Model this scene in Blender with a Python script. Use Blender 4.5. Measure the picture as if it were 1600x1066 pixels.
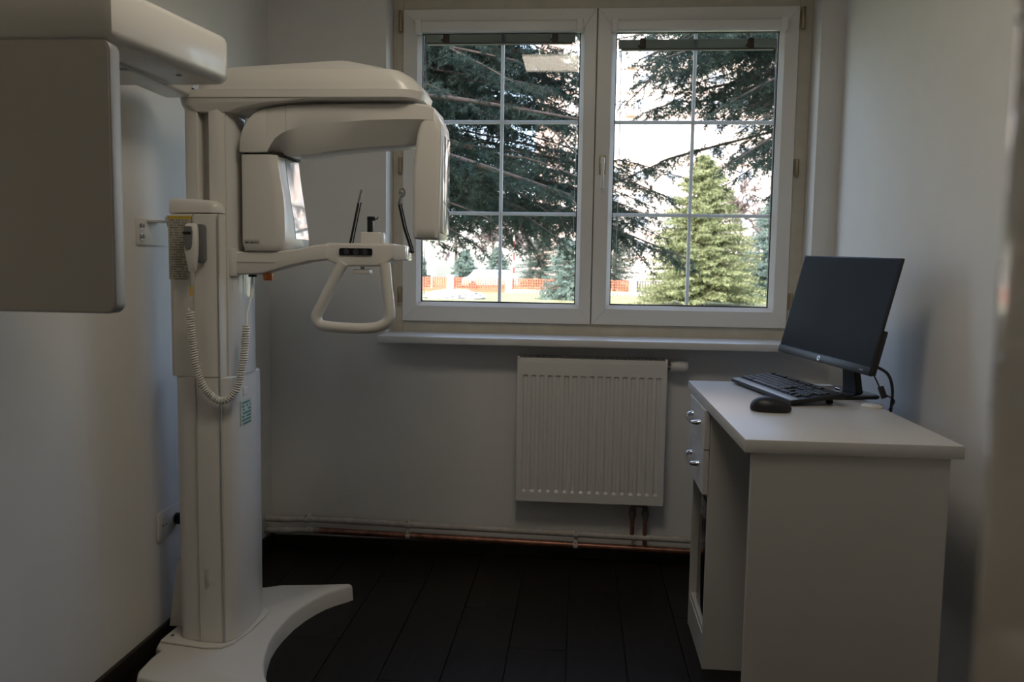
import bpy, bmesh, math, random
import numpy as np
from mathutils import Vector, Matrix
random.seed(4)
for o in list(bpy.data.objects): bpy.data.objects.remove(o)
S = bpy.context.scene
COL = S.collection
R = math.radians

# ------------------------------------------------------------ camera
cam = bpy.data.cameras.new('camera'); cam_ob = bpy.data.objects.new('camera', cam); COL.objects.link(cam_ob)
cam.sensor_fit = 'HORIZONTAL'; cam.sensor_width = 22.33; cam.lens = 22.33 * 1290 / 1600
yw, pt, rl = R(-4.6526), R(-5.0529), R(.909)
fw = Vector((math.sin(yw)*math.cos(pt), math.cos(yw)*math.cos(pt), math.sin(pt)))
rt = Vector((math.cos(yw), -math.sin(yw), 0)); up = rt.cross(fw)
rt, up = rt*math.cos(rl) + up*math.sin(rl), up*math.cos(rl) - rt*math.sin(rl)
M = Matrix((rt, up, -fw)).transposed().to_4x4(); M.translation = (0, -3.411, 1.217)
cam_ob.matrix_world = M
cam.clip_start = .05; cam.clip_end = 400
cam.dof.use_dof = True; cam.dof.focus_distance = 2.9; cam.dof.aperture_fstop = 4.0
S.camera = cam_ob
# ------------------------------------------------------------ sky, sun, exposure
S.view_settings.view_transform = 'Standard'; S.view_settings.look = 'None'
S.view_settings.exposure = 1.55; S.view_settings.gamma = 1.0; S.view_settings.use_curve_mapping = False
W = bpy.data.worlds.new('sky'); S.world = W; W.use_nodes = True
wn = W.node_tree; bg = wn.nodes['Background']
sky = wn.nodes.new('ShaderNodeTexSky'); sky.sky_type = 'NISHITA'; sky.sun_disc = False
sky.sun_elevation = R(38); sky.sun_rotation = R(205); sky.air_density = 1.0; sky.dust_density = 2.5; sky.ozone_density = 1.0
hs_ = wn.nodes.new('ShaderNodeHueSaturation'); hs_.inputs['Saturation'].default_value = .9
wn.links.new(sky.outputs[0], hs_.inputs['Color']); wn.links.new(hs_.outputs[0], bg.inputs['Color']); bg.inputs['Strength'].default_value = .40
sun = bpy.data.lights.new('sun', 'SUN'); sun.energy = 1.3; sun.angle = R(.6); sun.color = (1, .93, .82)
sun_ob = bpy.data.objects.new('sun', sun); COL.objects.link(sun_ob)
sun_ob.rotation_euler = Vector((.42, .78, -.62)).to_track_quat('-Z', 'Y').to_euler()
sun_ob.location = (-20, -40, 30)
LAMP = 4.0          # brightness of the ceiling panel

# ------------------------------------------------------------ materials
def new_mat(name, col, rough=.5, metal=0, noise=0, scale=20, bump=0, coat=0, spec=.5, stretch=None):
    m = bpy.data.materials.new(name); m.use_nodes = True
    nt = m.node_tree; b = nt.nodes['Principled BSDF']
    b.inputs['Base Color'].default_value = (*col, 1); b.inputs['Roughness'].default_value = rough
    b.inputs['Metallic'].default_value = metal; b.inputs['Specular IOR Level'].default_value = spec
    b.inputs['Coat Weight'].default_value = coat; b.inputs['Coat Roughness'].default_value = .04
    if noise or bump:
        tc = nt.nodes.new('ShaderNodeTexCoord'); mp = nt.nodes.new('ShaderNodeMapping')
        nt.links.new(tc.outputs['Object'], mp.inputs[0])
        if stretch: mp.inputs['Scale'].default_value = stretch
        n = nt.nodes.new('ShaderNodeTexNoise'); n.inputs['Scale'].default_value = scale; n.inputs['Detail'].default_value = 5
        nt.links.new(mp.outputs[0], n.inputs['Vector'])
        if noise:
            r = nt.nodes.new('ShaderNodeMapRange'); r.inputs[1].default_value = .3; r.inputs[2].default_value = .7
            r.inputs[3].default_value = 1 - noise; r.inputs[4].default_value = 1 + noise
            nt.links.new(n.outputs['Fac'], r.inputs[0])
            mx = nt.nodes.new('ShaderNodeVectorMath'); mx.operation = 'SCALE'; mx.inputs[0].default_value = col
            nt.links.new(r.outputs[0], mx.inputs['Scale']); nt.links.new(mx.outputs[0], b.inputs['Base Color'])
        if bump:
            bp = nt.nodes.new('ShaderNodeBump'); bp.inputs['Strength'].default_value = bump; bp.inputs['Distance'].default_value = .003
            nt.links.new(n.outputs['Fac'], bp.inputs['Height']); nt.links.new(bp.outputs[0], b.inputs['Normal'])
    return m
def emit_mat(name, col, st):
    m = bpy.data.materials.new(name); m.use_nodes = True; nt = m.node_tree; nt.nodes.clear()
    e = nt.nodes.new('ShaderNodeEmission'); o = nt.nodes.new('ShaderNodeOutputMaterial')
    e.inputs[0].default_value = (*col, 1); e.inputs[1].default_value = st; nt.links.new(e.outputs[0], o.inputs[0]); return m
def glass_mat(name, ior=1.42):
    m = bpy.data.materials.new(name); m.use_nodes = True; nt = m.node_tree; nt.nodes.clear()
    o = nt.nodes.new('ShaderNodeOutputMaterial'); mx = nt.nodes.new('ShaderNodeMixShader')
    t = nt.nodes.new('ShaderNodeBsdfTransparent'); g = nt.nodes.new('ShaderNodeBsdfGlossy'); f = nt.nodes.new('ShaderNodeFresnel')
    t.inputs[0].default_value = (.965, .96, .965, 1); g.inputs['Roughness'].default_value = 0; f.inputs[0].default_value = ior
    nt.links.new(f.outputs[0], mx.inputs[0]); nt.links.new(t.outputs[0], mx.inputs[1]); nt.links.new(g.outputs[0], mx.inputs[2])
    nt.links.new(mx.outputs[0], o.inputs[0]); return m
def leaf_mat(name, a, b_, trans=.25):
    m = bpy.data.materials.new(name); m.use_nodes = True; nt = m.node_tree; nt.nodes.clear()
    o = nt.nodes.new('ShaderNodeOutputMaterial'); mx = nt.nodes.new('ShaderNodeMixShader'); mx.inputs[0].default_value = trans
    d = nt.nodes.new('ShaderNodeBsdfDiffuse'); t = nt.nodes.new('ShaderNodeBsdfTranslucent')
    tc = nt.nodes.new('ShaderNodeTexCoord'); n = nt.nodes.new('ShaderNodeTexNoise'); n.inputs['Scale'].default_value = 2.5; n.inputs['Detail'].default_value = 6
    r = nt.nodes.new('ShaderNodeValToRGB'); r.color_ramp.elements[0].color = (*a, 1); r.color_ramp.elements[1].color = (*b_, 1)
    r.color_ramp.elements[0].position = .35; r.color_ramp.elements[1].position = .68
    nt.links.new(tc.outputs['Object'], n.inputs['Vector']); nt.links.new(n.outputs['Fac'], r.inputs[0])
    nt.links.new(r.outputs[0], d.inputs[0]); nt.links.new(r.outputs[0], t.inputs[0])
    nt.links.new(d.outputs[0], mx.inputs[1]); nt.links.new(t.outputs[0], mx.inputs[2]); nt.links.new(mx.outputs[0], o.inputs[0]); return m
def print_mat(name, paper, ink, rows, axis='Z', fill=.6, head=None, headcol=None, seed=0, cols=22):
    # flat print of lines of small type: rows along one object axis, broken into words
    m = bpy.data.materials.new(name); m.use_nodes = True; nt = m.node_tree; b = nt.nodes['Principled BSDF']; b.inputs['Roughness'].default_value = .6
    tc = nt.nodes.new('ShaderNodeTexCoord'); sp = nt.nodes.new('ShaderNodeSeparateXYZ'); nt.links.new(tc.outputs['Generated'], sp.inputs[0])
    def math_(op, a, bb):
        n = nt.nodes.new('ShaderNodeMath'); n.operation = op
        for i, v in enumerate((a, bb)):
            if v is None: continue
            if isinstance(v, (int, float)): n.inputs[i].default_value = v
            else: nt.links.new(v, n.inputs[i])
        return n.outputs[0]
    z = sp.outputs['Z']; other = sp.outputs[axis]
    rz = math_('MULTIPLY', z, rows); fr = math_('FRACT', rz, None); inrow = math_('LESS_THAN', fr, fill)
    idx = math_('FLOOR', rz, None); cm = nt.nodes.new('ShaderNodeCombineXYZ')
    nt.links.new(math_('FLOOR', math_('MULTIPLY', other, cols), None), cm.inputs[0]); nt.links.new(idx, cm.inputs[1]); cm.inputs[2].default_value = seed
    wv = nt.nodes.new('ShaderNodeTexWhiteNoise'); nt.links.new(cm.outputs[0], wv.inputs['Vector'])
    word = math_('LESS_THAN', wv.outputs['Value'], .8)
    mar = math_('MULTIPLY', math_('GREATER_THAN', other, .07), math_('LESS_THAN', other, .93))
    fac = math_('MULTIPLY', math_('MULTIPLY', inrow, word), mar)
    mx = nt.nodes.new('ShaderNodeMix'); mx.data_type = 'RGBA'; mx.inputs[6].default_value = (*paper, 1); mx.inputs[7].default_value = (*ink, 1)
    nt.links.new(fac, mx.inputs[0]); out = mx.outputs[2]
    if head:
        m2 = nt.nodes.new('ShaderNodeMix'); m2.data_type = 'RGBA'; m2.inputs[7].default_value = (*headcol, 1)
        nt.links.new(math_('GREATER_THAN', z, head), m2.inputs[0]); nt.links.new(out, m2.inputs[6]); out = m2.outputs[2]
    nt.links.new(out, b.inputs['Base Color']); return m

m_wall = new_mat('painted_plaster', (.74, .72, .69), .75, noise=.02, scale=6, bump=.05)
m_ceil = new_mat('ceiling_paint', (.78, .77, .75), .8, noise=.02)
m_floor = new_mat('dark_wood', (.008, .006, .005), .45, noise=.4, scale=9, stretch=(6, .6, 1), bump=.1, spec=.2)
m_joint = new_mat('floor_joint', (.006, .005, .005), .7)
m_base = new_mat('dark_baseboard', (.02, .015, .013), .45, noise=.2, scale=15)
m_pvc = new_mat('window_plastic', (.80, .78, .74), .32)
m_pvc_old = new_mat('yellowed_plastic', (.62, .57, .47), .4, noise=.06, scale=14)
m_sill = new_mat('sill_paint', (.72, .71, .69), .3, noise=.02)
m_gasket = new_mat('black_gasket', (.012, .012, .015), .5)
m_muntin = new_mat('muntin_bar', (.62, .62, .60), .4)
m_glass = glass_mat('window_glass')
m_brass = new_mat('aged_brass', (.36, .29, .18), .4, metal=.6)
m_slat = new_mat('grey_slats', (.11, .11, .115), .4)
m_brown = new_mat('brown_plastic', (.055, .035, .025), .5)
m_cord = new_mat('white_cord', (.55, .54, .5), .6)
m_rad = new_mat('radiator_enamel', (.72, .70, .66), .35)
m_copper = new_mat('copper_pipe', (.30, .135, .095), .38, metal=.7, noise=.4, scale=30)
m_pipewhite = new_mat('painted_pipe', (.50, .46, .42), .55, noise=.18, scale=35)
m_clip = new_mat('pipe_clip', (.6, .58, .54), .5)
m_nut = new_mat('tarnished_nut', (.22, .19, .16), .4, metal=.8)
m_med = new_mat('machine_plastic', (.745, .725, .685), .3, coat=.15)
m_med2 = new_mat('machine_plastic_grey', (.50, .49, .465), .38)
m_gloss = new_mat('glossy_panel', (.70, .69, .67), .06, coat=.6)
m_base_p = new_mat('base_plate_paint', (.70, .68, .64), .4)
m_sensor = new_mat('panel_grey', (.60, .57, .53), .5)
m_alu = new_mat('aluminium_edge', (.40, .40, .41), .45, metal=.4)
m_black = new_mat('black_plastic', (.010, .010, .012), .45)
m_blackg = new_mat('black_gloss', (.008, .008, .010), .12)
m_dark = new_mat('dark_gap', (.01, .01, .01), .7)
m_orange = new_mat('orange_knob', (.75, .22, .05), .4)
m_steel = new_mat('steel', (.55, .55, .56), .25, metal=1)
m_grey = new_mat('grey_plastic', (.16, .165, .17), .4)
m_btn = new_mat('button_grey', (.05, .05, .055), .4)
m_clear = new_mat('clear_plastic', (.75, .76, .77), .08, coat=.5)
m_yellow = new_mat('yellow_sleeve', (.75, .45, .08), .5)
m_desk = new_mat('white_melamine', (.60, .59, .575), .33, noise=.015, scale=60)
m_desk_in = new_mat('white_melamine_side', (.56, .545, .52), .4)
m_chrome = new_mat('chrome', (.72, .72, .74), .14, metal=1)
m_screen = new_mat('dark_screen', (.006, .008, .011), .5, spec=.08)
m_mon = new_mat('monitor_black', (.014, .014, .015), .4)
m_key = new_mat('key_black', (.018, .019, .021), .38)
m_strip_sheen = new_mat('strip_window_sheen', (.42, .46, .52), .3)  # window reflection on the dark palm strip put into its base colour
m_logo = new_mat('logo_silver', (.55, .55, .56), .3, metal=.6)
m_door = new_mat('door_lacquer', (.62, .58, .52), .10, coat=.4)
m_jamb = new_mat('door_edge', (.66, .60, .52), .35)
m_socket = new_mat('socket_white', (.72, .70, .66), .35)
m_panel = emit_mat('lit_diffuser', (1, .88, .71), LAMP)
m_warn = print_mat('warning_print', (.46, .43, .36), (.22, .205, .17), 26, 'X', .55, .955, (.55, .40, .03), 2, 14)
m_green = print_mat('green_print', (.55, .62, .58), (.10, .26, .22), 7, 'Y', .6, None, None, 5, 6)
m_tiny = print_mat('tiny_print', (.45, .44, .42), (.08, .08, .08), 1, 'X', .45, None, None, 3, 40)
# outdoors
m_grass = new_mat('lawn', (.25, .25, .11), .9, noise=.4, scale=1.2)
m_bark = new_mat('bark', (.10, .075, .06), .9, noise=.35, scale=14, bump=.5)
m_needle = leaf_mat('dark_needles', (.030, .055, .048), (.115, .150, .120))
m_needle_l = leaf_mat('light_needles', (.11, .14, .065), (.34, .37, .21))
m_needle_b = leaf_mat('blue_needles', (.09, .14, .125), (.26, .34, .30))
m_twig = new_mat('bare_twigs', (.17, .14, .14), .9)
m_brick = new_mat('fence_brick_red', (.40, .11, .06), .8, noise=.15)
m_conc = new_mat('fence_pillar', (.55, .54, .53), .8, noise=.08)
m_lattice = new_mat('white_lattice', (.75, .73, .70), .7)
m_iron = new_mat('dark_iron', (.04, .045, .06), .5)
m_facade = new_mat('facade_white', (.60, .55, .53), .8, noise=.02)
m_facade_p = new_mat('facade_pink', (.58, .44, .39), .8)
m_winglass = new_mat('far_window', (.22, .25, .31), .3)
m_white = new_mat('white_paint', (.78, .78, .78), .35)
m_red = new_mat('car_red', (.45, .03, .04), .25)
m_blue = new_mat('van_blue', (.05, .06, .28), .25)
m_silver = new_mat('car_silver', (.6, .62, .65), .25)
m_tyre = new_mat('tyre', (.02, .02, .02), .8)
m_gravel = new_mat('ground_cover', (.34, .36, .38), .9, noise=.4, scale=8)

# ------------------------------------------------------------ helpers
ROOT = {}
def wl(p):
    while p is not None and p.name not in ROOT and p.parent: p = p.parent
    return ROOT.get(p.name, Vector((0, 0, 0))) if p is not None else Vector((0, 0, 0))
def tag(o, label=None, cat=None, group=None, kind=None):
    if label: o['label'] = label
    if cat: o['category'] = cat
    if group: o['group'] = group
    if kind: o['kind'] = kind
    return o
def thing(name, label, cat, loc, group=None):
    o = bpy.data.objects.new(name, None); COL.objects.link(o); o.location = loc; o.empty_display_size = .05
    ROOT[o.name] = Vector(loc); return tag(o, label, cat, group)
def link_mesh(name, me, mat, parent):
    me.materials.append(mat); o = bpy.data.objects.new(name, me); COL.objects.link(o)
    if parent is not None: o.parent = parent
    return o
def obj(name, bm, mat, parent=None, smooth=40, label=None, loc=None):
    """one mesh object; geometry is given in world metres"""
    off = Vector((0, 0, 0))
    if parent is not None: off = wl(parent)
    elif loc is not None: off = Vector(loc)
    bmesh.ops.translate(bm, verts=bm.verts, vec=-off)
    bmesh.ops.recalc_face_normals(bm, faces=bm.faces)
    me = bpy.data.meshes.new(name); bm.to_mesh(me); bm.free()
    if smooth:
        me.polygons.foreach_set('use_smooth', [True]*len(me.polygons)); me.set_sharp_from_angle(angle=R(smooth))
    o = link_mesh(name, me, mat, parent)
    if parent is None and loc is not None: o.location = loc; ROOT[o.name] = Vector(loc)
    if label: o['label'] = label
    return o
def struct(name, bm, mat, parent=None, smooth=0, label=None):
    o = obj(name, bm, mat, parent, smooth, label); 
    if parent is None: o['kind'] = 'structure'
    return o
def B(): return bmesh.new()
def merge(dst, src):
    me = bpy.data.meshes.new('tmp'); src.to_mesh(me); src.free(); dst.from_mesh(me); bpy.data.meshes.remove(me)
def bev(bm, w, seg=2, ang=30):
    es = [e for e in bm.edges if len(e.link_faces) == 2 and e.calc_face_angle(0) > R(ang)]
    if w > 0 and es: bmesh.ops.bevel(bm, geom=es, offset=w, segments=seg, profile=.5, affect='EDGES', clamp_overlap=True)
def box(bm, x0, x1, y0, y1, z0, z1, b=0, seg=2, mat=None):
    t = B(); bmesh.ops.create_cube(t, size=1)
    for v in t.verts: v.co = Vector(((x0+x1)/2 + v.co.x*(x1-x0), (y0+y1)/2 + v.co.y*(y1-y0), (z0+z1)/2 + v.co.z*(z1-z0)))
    bev(t, b, seg)
    if mat is not None: bmesh.ops.transform(t, matrix=mat, verts=t.verts)
    merge(bm, t); return bm
def loft(bm, rings, b=0, seg=2, cap=True, ang=30, closed=False):
    t = B(); vs = [[t.verts.new(p) for p in r] for r in rings]; n = len(rings[0]); m = len(rings)
    for i in range(m if closed else m-1):
        for j in range(n):
            t.faces.new((vs[i][j], vs[i][(j+1) % n], vs[(i+1) % m][(j+1) % n], vs[(i+1) % m][j]))
    if cap and not closed:
        t.faces.new(vs[0][::-1]); t.faces.new(vs[-1])
    bmesh.ops.recalc_face_normals(t, faces=t.faces)
    bev(t, b, seg, ang); merge(bm, t); return bm
def prism(bm, pts, a0, a1, axis='z', b=0, seg=2, ang=30):
    f = {'z': lambda p, a: (p[0], p[1], a), 'y': lambda p, a: (p[0], a, p[1]), 'x': lambda p, a: (a, p[0], p[1])}[axis]
    return loft(bm, [[f(p, a0) for p in pts], [f(p, a1) for p in pts]], b, seg, ang=ang)
def smooth_path(pts, n=8):
    P = [Vector(p) for p in pts]; out = []
    for i in range(len(P)-1):
        p0 = P[max(i-1, 0)]; p1 = P[i]; p2 = P[i+1]; p3 = P[min(i+2, len(P)-1)]
        for k in range(n):
            t = k/n
            out.append(.5*((2*p1) + (p2-p0)*t + (2*p0-5*p1+4*p2-p3)*t*t + (3*p1-p0-3*p2+p3)*t**3))
    out.append(P[-1]); return out
def tube(bm, pts, r, seg=10, closed=False, cap=True):
    P = [Vector(p) for p in pts]; n = len(P); rr = r if isinstance(r, (list, tuple)) else [r]*n
    T = []
    for i in range(n):
        a = P[(i-1) % n] if closed or i > 0 else P[0]; c = P[(i+1) % n] if closed or i < n-1 else P[-1]
        T.append((c-a).normalized())
    u = T[0].orthogonal().normalized(); rings = []
    for i in range(n):
        u = (u - T[i]*u.dot(T[i])).normalized(); v = T[i].cross(u)
        rings.append([P[i] + (u*math.cos(2*math.pi*k/seg) + v*math.sin(2*math.pi*k/seg))*rr[i] for k in range(seg)])
    return loft(bm, rings, cap=cap, closed=closed)
def cyl(bm, p, d, r, h, seg=20, b=0, r2=None):
    d = Vector(d).normalized(); p = Vector(p); u = d.orthogonal().normalized(); v = d.cross(u); r2 = r if r2 is None else r2
    return loft(bm, [[p + (u*math.cos(2*math.pi*k/seg) + v*math.sin(2*math.pi*k/seg))*r for k in range(seg)],
                     [p + d*h + (u*math.cos(2*math.pi*k/seg) + v*math.sin(2*math.pi*k/seg))*r2 for k in range(seg)]], b, 2, ang=50)
def rrect(x0, x1, y0, y1, r, n=5):
    out = []
    for cx, cy, a in ((x1-r, y1-r, 0), (x0+r, y1-r, 90), (x0+r, y0+r, 180), (x1-r, y0+r, 270)):
        for k in range(n+1):
            t = R(a + 90*k/n); out.append((cx + r*math.cos(t), cy + r*math.sin(t)))
    return out
def np_mesh(name, V, Fq, mat, parent=None, kind=None):
    """big triangle soup: V (n,3) in world metres, three per face"""
    me = bpy.data.meshes.new(name); V = np.asarray(V, np.float32) - np.array(wl(parent), np.float32); n = len(V); k = n//3
    me.vertices.add(n); me.vertices.foreach_set('co', V.ravel()); me.loops.add(n); me.loops.foreach_set('vertex_index', np.arange(n, dtype=np.int32))
    me.polygons.add(k); me.polygons.foreach_set('loop_start', np.arange(0, n, 3, dtype=np.int32))
    me.update(calc_edges=True); o = link_mesh(name, me, mat, parent)
    if kind: o['kind'] = kind
    return o

# ============================================================ ROOM SHELL
XL, XR, YF, ZC = -1.312, 1.008, -4.05, 2.60
b = B(); box(b, XL-.3, XR+.3, YF-.3, .3, -.2, -.008); floor = struct('floor', b, m_joint)
pw, k = .185, 0
x = XL
while x < XR - .001:
    x1 = min(x + pw, XR); y = YF + (-.9, -.35, -.65, -.15)[k % 4]
    while y < 0:
        y0, y1 = max(y, YF), min(y + 1.28, -.001)
        if y1 > y0 + .02:
            b = B(); box(b, x+.0012, x1-.0012, y0+.0012, y1-.0012, -.008, 0, .0012, 1); obj('plank', b, m_floor, floor)
        y += 1.28
    x += pw; k += 1
b = B(); box(b, XL-.3, XR+.3, YF-.3, .3, ZC, ZC+.25); struct('ceiling', b, m_ceil)
b = B(); box(b, XL-.3, XL, YF-.3, 0, -.2, ZC); struct('wall_left', b, m_wall)
b = B(); box(b, XR, XR+.3, YF-.3, 0, -.2, ZC); struct('wall_right', b, m_wall)
b = B(); box(b, XL-.3, XR+.3, YF-.3, YF, -.2, ZC); struct('wall_front', b, m_wall)
# window wall: outer wall with the window opening, extended unseen to shade the near trees
OX0, OX1, OZ0, OZ1 = -.812, .918, .90, 2.36
b = B()
box(b, -7, OX0, 0, .34, -.6, 8); box(b, OX1, 7, 0, .34, -.6, 8); box(b, OX0, OX1, 0, .34, -.6, OZ0); box(b, OX0, OX1, 0, .34, OZ1, 8)
struct('wall_back', b, m_wall)
b = B(); box(b, XL, XL+.014, YF, 0, 0, .062, .003); struct('baseboard_left', b, m_base)
b = B(); box(b, XL+.014, XR, -.014, 0, 0, .050, .003); struct('baseboard_back', b, m_base)
b = B(); box(b, XR-.014, XR, YF, -.014, 0, .055, .003); struct('baseboard_right', b, m_base)

# ============================================================ WINDOW
win = bpy.data.objects.new('window_1', None); COL.objects.link(win); win.location = (.05, .13, .94); ROOT['window_1'] = Vector((.05, .13, .94)); win['kind'] = 'structure'
WZ0, WZ1 = .983, 2.291
b = B()
box(b, OX0, -.766, .13, .20, .925, OZ1, .003); box(b, .863, OX1, .13, .20, .925, OZ1, .003)
box(b, -.766, .863, .13, .20, .925, .982, .003); box(b, -.766, .863, .13, .20, 2.293, OZ1, .003); box(b, .030, .064, .15, .20, .982, 2.293)
obj('outer_frame', b, m_pvc_old, win, 0, 'yellowed outer frame strip')
def sash(x0, x1, gx0, gx1, hv, handle):
    b = B(); y0, y1 = .113, .185; gz0, gz1 = 1.066, 2.199
    def fr(ax0, ax1, az0, az1, bx0, bx1, bz0, bz1, ya, yb_, bv):
        # mitred frame: outer rectangle a, inner rectangle b
        t = B()
        o_ = [(ax0, az0), (ax1, az0), (ax1, az1), (ax0, az1)]; i_ = [(bx0, bz0), (bx1, bz0), (bx1, bz1), (bx0, bz1)]
        for q in range(4):
            r_ = (q+1) % 4
            prism(t, [o_[q], o_[r_], i_[r_], i_[q]], ya, yb_, 'y', bv, 1)
        merge(b, t)
    fr(x0, x1, WZ0, WZ1, gx0-.016, gx1+.016, gz0-.016, gz1+.016, y0, y1, .0018)
    s = obj('sash', b, m_pvc, win, 30)
    b = B()
    def bead(ax0, ax1, az0, az1, d):     # sloping glazing bead
        for q in range(4):
            o_ = [(ax0, az0), (ax1, az0), (ax1, az1), (ax0, az1)]; i_ = [(ax0+d, az0+d), (ax1-d, az0+d), (ax1-d, az1-d), (ax0+d, az1-d)]
            r_ = (q+1) % 4; t = B()
            v = [t.verts.new((p[0], yy, p[1])) for p, yy in ((o_[q], .116), (o_[r_], .116), (i_[r_], .136), (i_[q], .136), (o_[q], .150), (o_[r_], .150), (i_[r_], .150), (i_[q], .150))]
            for f in ((0, 1, 2, 3), (7, 6, 5, 4), (0, 4, 5, 1), (1, 5, 6, 2), (2, 6, 7, 3), (3, 7, 4, 0)): t.faces.new([v[i] for i in f])
            merge(b, t)
    bead(gx0-.016, gx1+.016, gz0-.016, gz1+.016, .016)
    obj('glazing_bead', b, m_pvc, s, 0)
    b = B()
    for (a0, a1, c0, c1) in ((gx0, gx0+.004, gz0, gz1), (gx1-.004, gx1, gz0, gz1), (gx0, gx1, gz0, gz0+.005), (gx0, gx1, gz1-.004, gz1)):
        box(b, a0, a1, .140, .152, c0, c1)
    obj('gasket', b, m_gasket, s, 0, 'black rubber gasket')
    for yy in (.152, .176):
        b = B(); v = [b.verts.new((xx, yy, zz)) for xx, zz in ((gx0, gz0), (gx1, gz0), (gx1, gz1), (gx0, gz1))]; b.faces.new(v)
        off = wl(s); bmesh.ops.translate(b, verts=b.verts, vec=-off); me = bpy.data.meshes.new('pane'); b.to_mesh(me); b.free()
        link_mesh('pane', me, m_glass, s)
    b = B(); box(b, hv-.007, hv+.007, .158, .170, gz0, gz1, .002); obj('muntin', b, m_muntin, s, 0)
    for zz in (1.836, 1.4495):
        b = B(); box(b, gx0, gx1, .159, .169, zz-.0075, zz+.0075, .002); obj('muntin', b, m_muntin, s, 0)
    if handle:
        b = B(); box(b, handle-.013, handle+.013, .100, .1135, 1.612, 1.690, .003); obj('handle_plate', b, m_brass, s)
        b = B(); box(b, handle-.009, handle+.009, .076, .100, 1.655, 1.680, .004); prism(b, [(handle-.009, 1.68), (handle+.008, 1.68), (handle+.006, 1.548), (handle-.005, 1.548)], .068, .082, 'y', .004)
        obj('handle', b, m_pvc, s, 40, 'white window handle turned down')
    return s
sL = sash(-.766, .0445, -.689, -.021, -.3485, None)
sR = sash(.0495, .861, .126, .788, .4545, .081)
for hx, par in ((-.7775, sL), (.8745, sR)):
    for z0, z1 in ((2.20, 2.287), (1.612, 1.68), (1.06, 1.13)):
        b = B(); cyl(b, (hx, .112, z0), (0, 0, 1), .008, z1-z0, 12, .0015); obj('hinge', b, m_brass, par, 40, 'worn brass coloured hinge')
# sill board
b = B(); box(b, -.818, .935, -.13, .13, .906, .936, .005, 2); box(b, OX0, OX1, -.002, .13, .9, .908)
o = obj('trim_1', b, m_sill, None, 40); o['kind'] = 'structure'

# blinds on the sashes
def blind(x0, x1, zc0, zc1, bz0, bz1, clips, label, hang):
    t = thing('venetian_blind', label, 'blind', ((x0+x1)/2, .105, zc0), 'venetian blinds drawn up on the sashes')
    b = B(); prism(b, [(.112, zc0), (.086, zc0), (.080, zc0+.006), (.080, zc1-.008), (.088, zc1), (.112, zc1)], x0+.026, x1-.026, 'x', .002); obj('headrail', b, m_pvc, t)
    for xx in (x0, x1-.026):
        b = B(); box(b, xx, xx+.026, .076, .112, zc0-.003, zc1+.003, .004); obj('end_cap', b, m_pvc, t)
    b = B(); n = 11
    for i in range(n):
        z = bz0 + .007 + (bz1-bz0-.008)*i/(n-1)
        v = []
        for yy, dz in ((.120, -.0012), (.128, .0004), (.138, -.0012)): v.append((yy, z+dz))
        for a in range(2):
            w = [b.verts.new(p) for p in ((x0+.032, *v[a]), (x1-.032, *v[a]), (x1-.032, *v[a+1]), (x0+.032, *v[a+1]))]; b.faces.new(w)
    o = obj('slat_stack', b, m_slat, t, 0, 'stack of drawn up grey slats'); o['kind'] = 'stuff'
    b = B(); box(b, x0+.043, x1-.043, .119, .139, bz0-.002, bz0+.005, .001); obj('bottom_rail', b, m_slat, t)
    for cx in clips:
        b = B(); box(b, cx-.012, cx+.012, .114, .140, bz0-.001, bz1+.003, .003); box(b, cx-.02, cx+.006, .112, .138, bz0+.010, bz0+.018, .001)
        obj('ladder_clip', b, m_brown, t, 40, 'brown ladder clip')
        b = B(); box(b, cx-.002, cx-.0005, .128, .1295, bz1, zc0+.002); box(b, cx+.002, cx+.0035, .128, .1295, bz1, zc0+.002); obj('ladder_cord', b, m_cord, t, 0)
    for cx, z in hang:
        b = B(); tube(b, [(cx, .130, zc0), (cx+.004, .133, (zc0+z)/2), (cx, .130, z)], .0012, 6); obj('pull_cord', b, m_cord, t)
    return t
blind(-.71, -.012, 2.190, 2.238, 2.152, 2.190, (-.585, -.128), 'raised venetian blind on the left window sash, its slats tucked right under the headrail', ((-.674, 1.10), (-.035, 1.32)))
blind(.104, .808, 2.190, 2.236, 2.124, 2.166, (.235, .672), 'raised venetian blind on the right window sash, hanging slightly below its headrail', ((.147, 1.12), (.775, 1.12)))

# ============================================================ RADIATOR
rad = thing('radiator', 'white ribbed panel radiator on the wall under the window', 'radiator', (.054, -.06, .266))
x0, x1, z0, z1, yf = -.243, .352, .266, .840, -.100
b = B(); t = B(); n = 17; m_ = .014; pitch = (x1-x0-2*m_)/n
xs = [x0]; lv = [0]
for i in range(n):
    a = x0 + m_ + i*pitch
    for d, l in ((.0060, 0), (.0115, 1), (pitch-.0115, 1), (pitch-.0060, 0)): xs.append(a+d); lv.append(l)
xs.append(x1); lv.append(0)
zs = [z0, z0+.038, z0+.048, z1-.058, z1-.052, z1]; zl = [0, 0, 1, 1, 0, 0]
g = [[b.verts.new((xx, yf + (.0075 if (lv[i] and zl[j]) else 0), zz)) for i, xx in enumerate(xs)] for j, zz in enumerate(zs)]
for j in range(len(zs)-1):
    for i in range(len(xs)-1): b.faces.new((g[j][i], g[j][i+1], g[j+1][i+1], g[j+1][i]))
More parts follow.
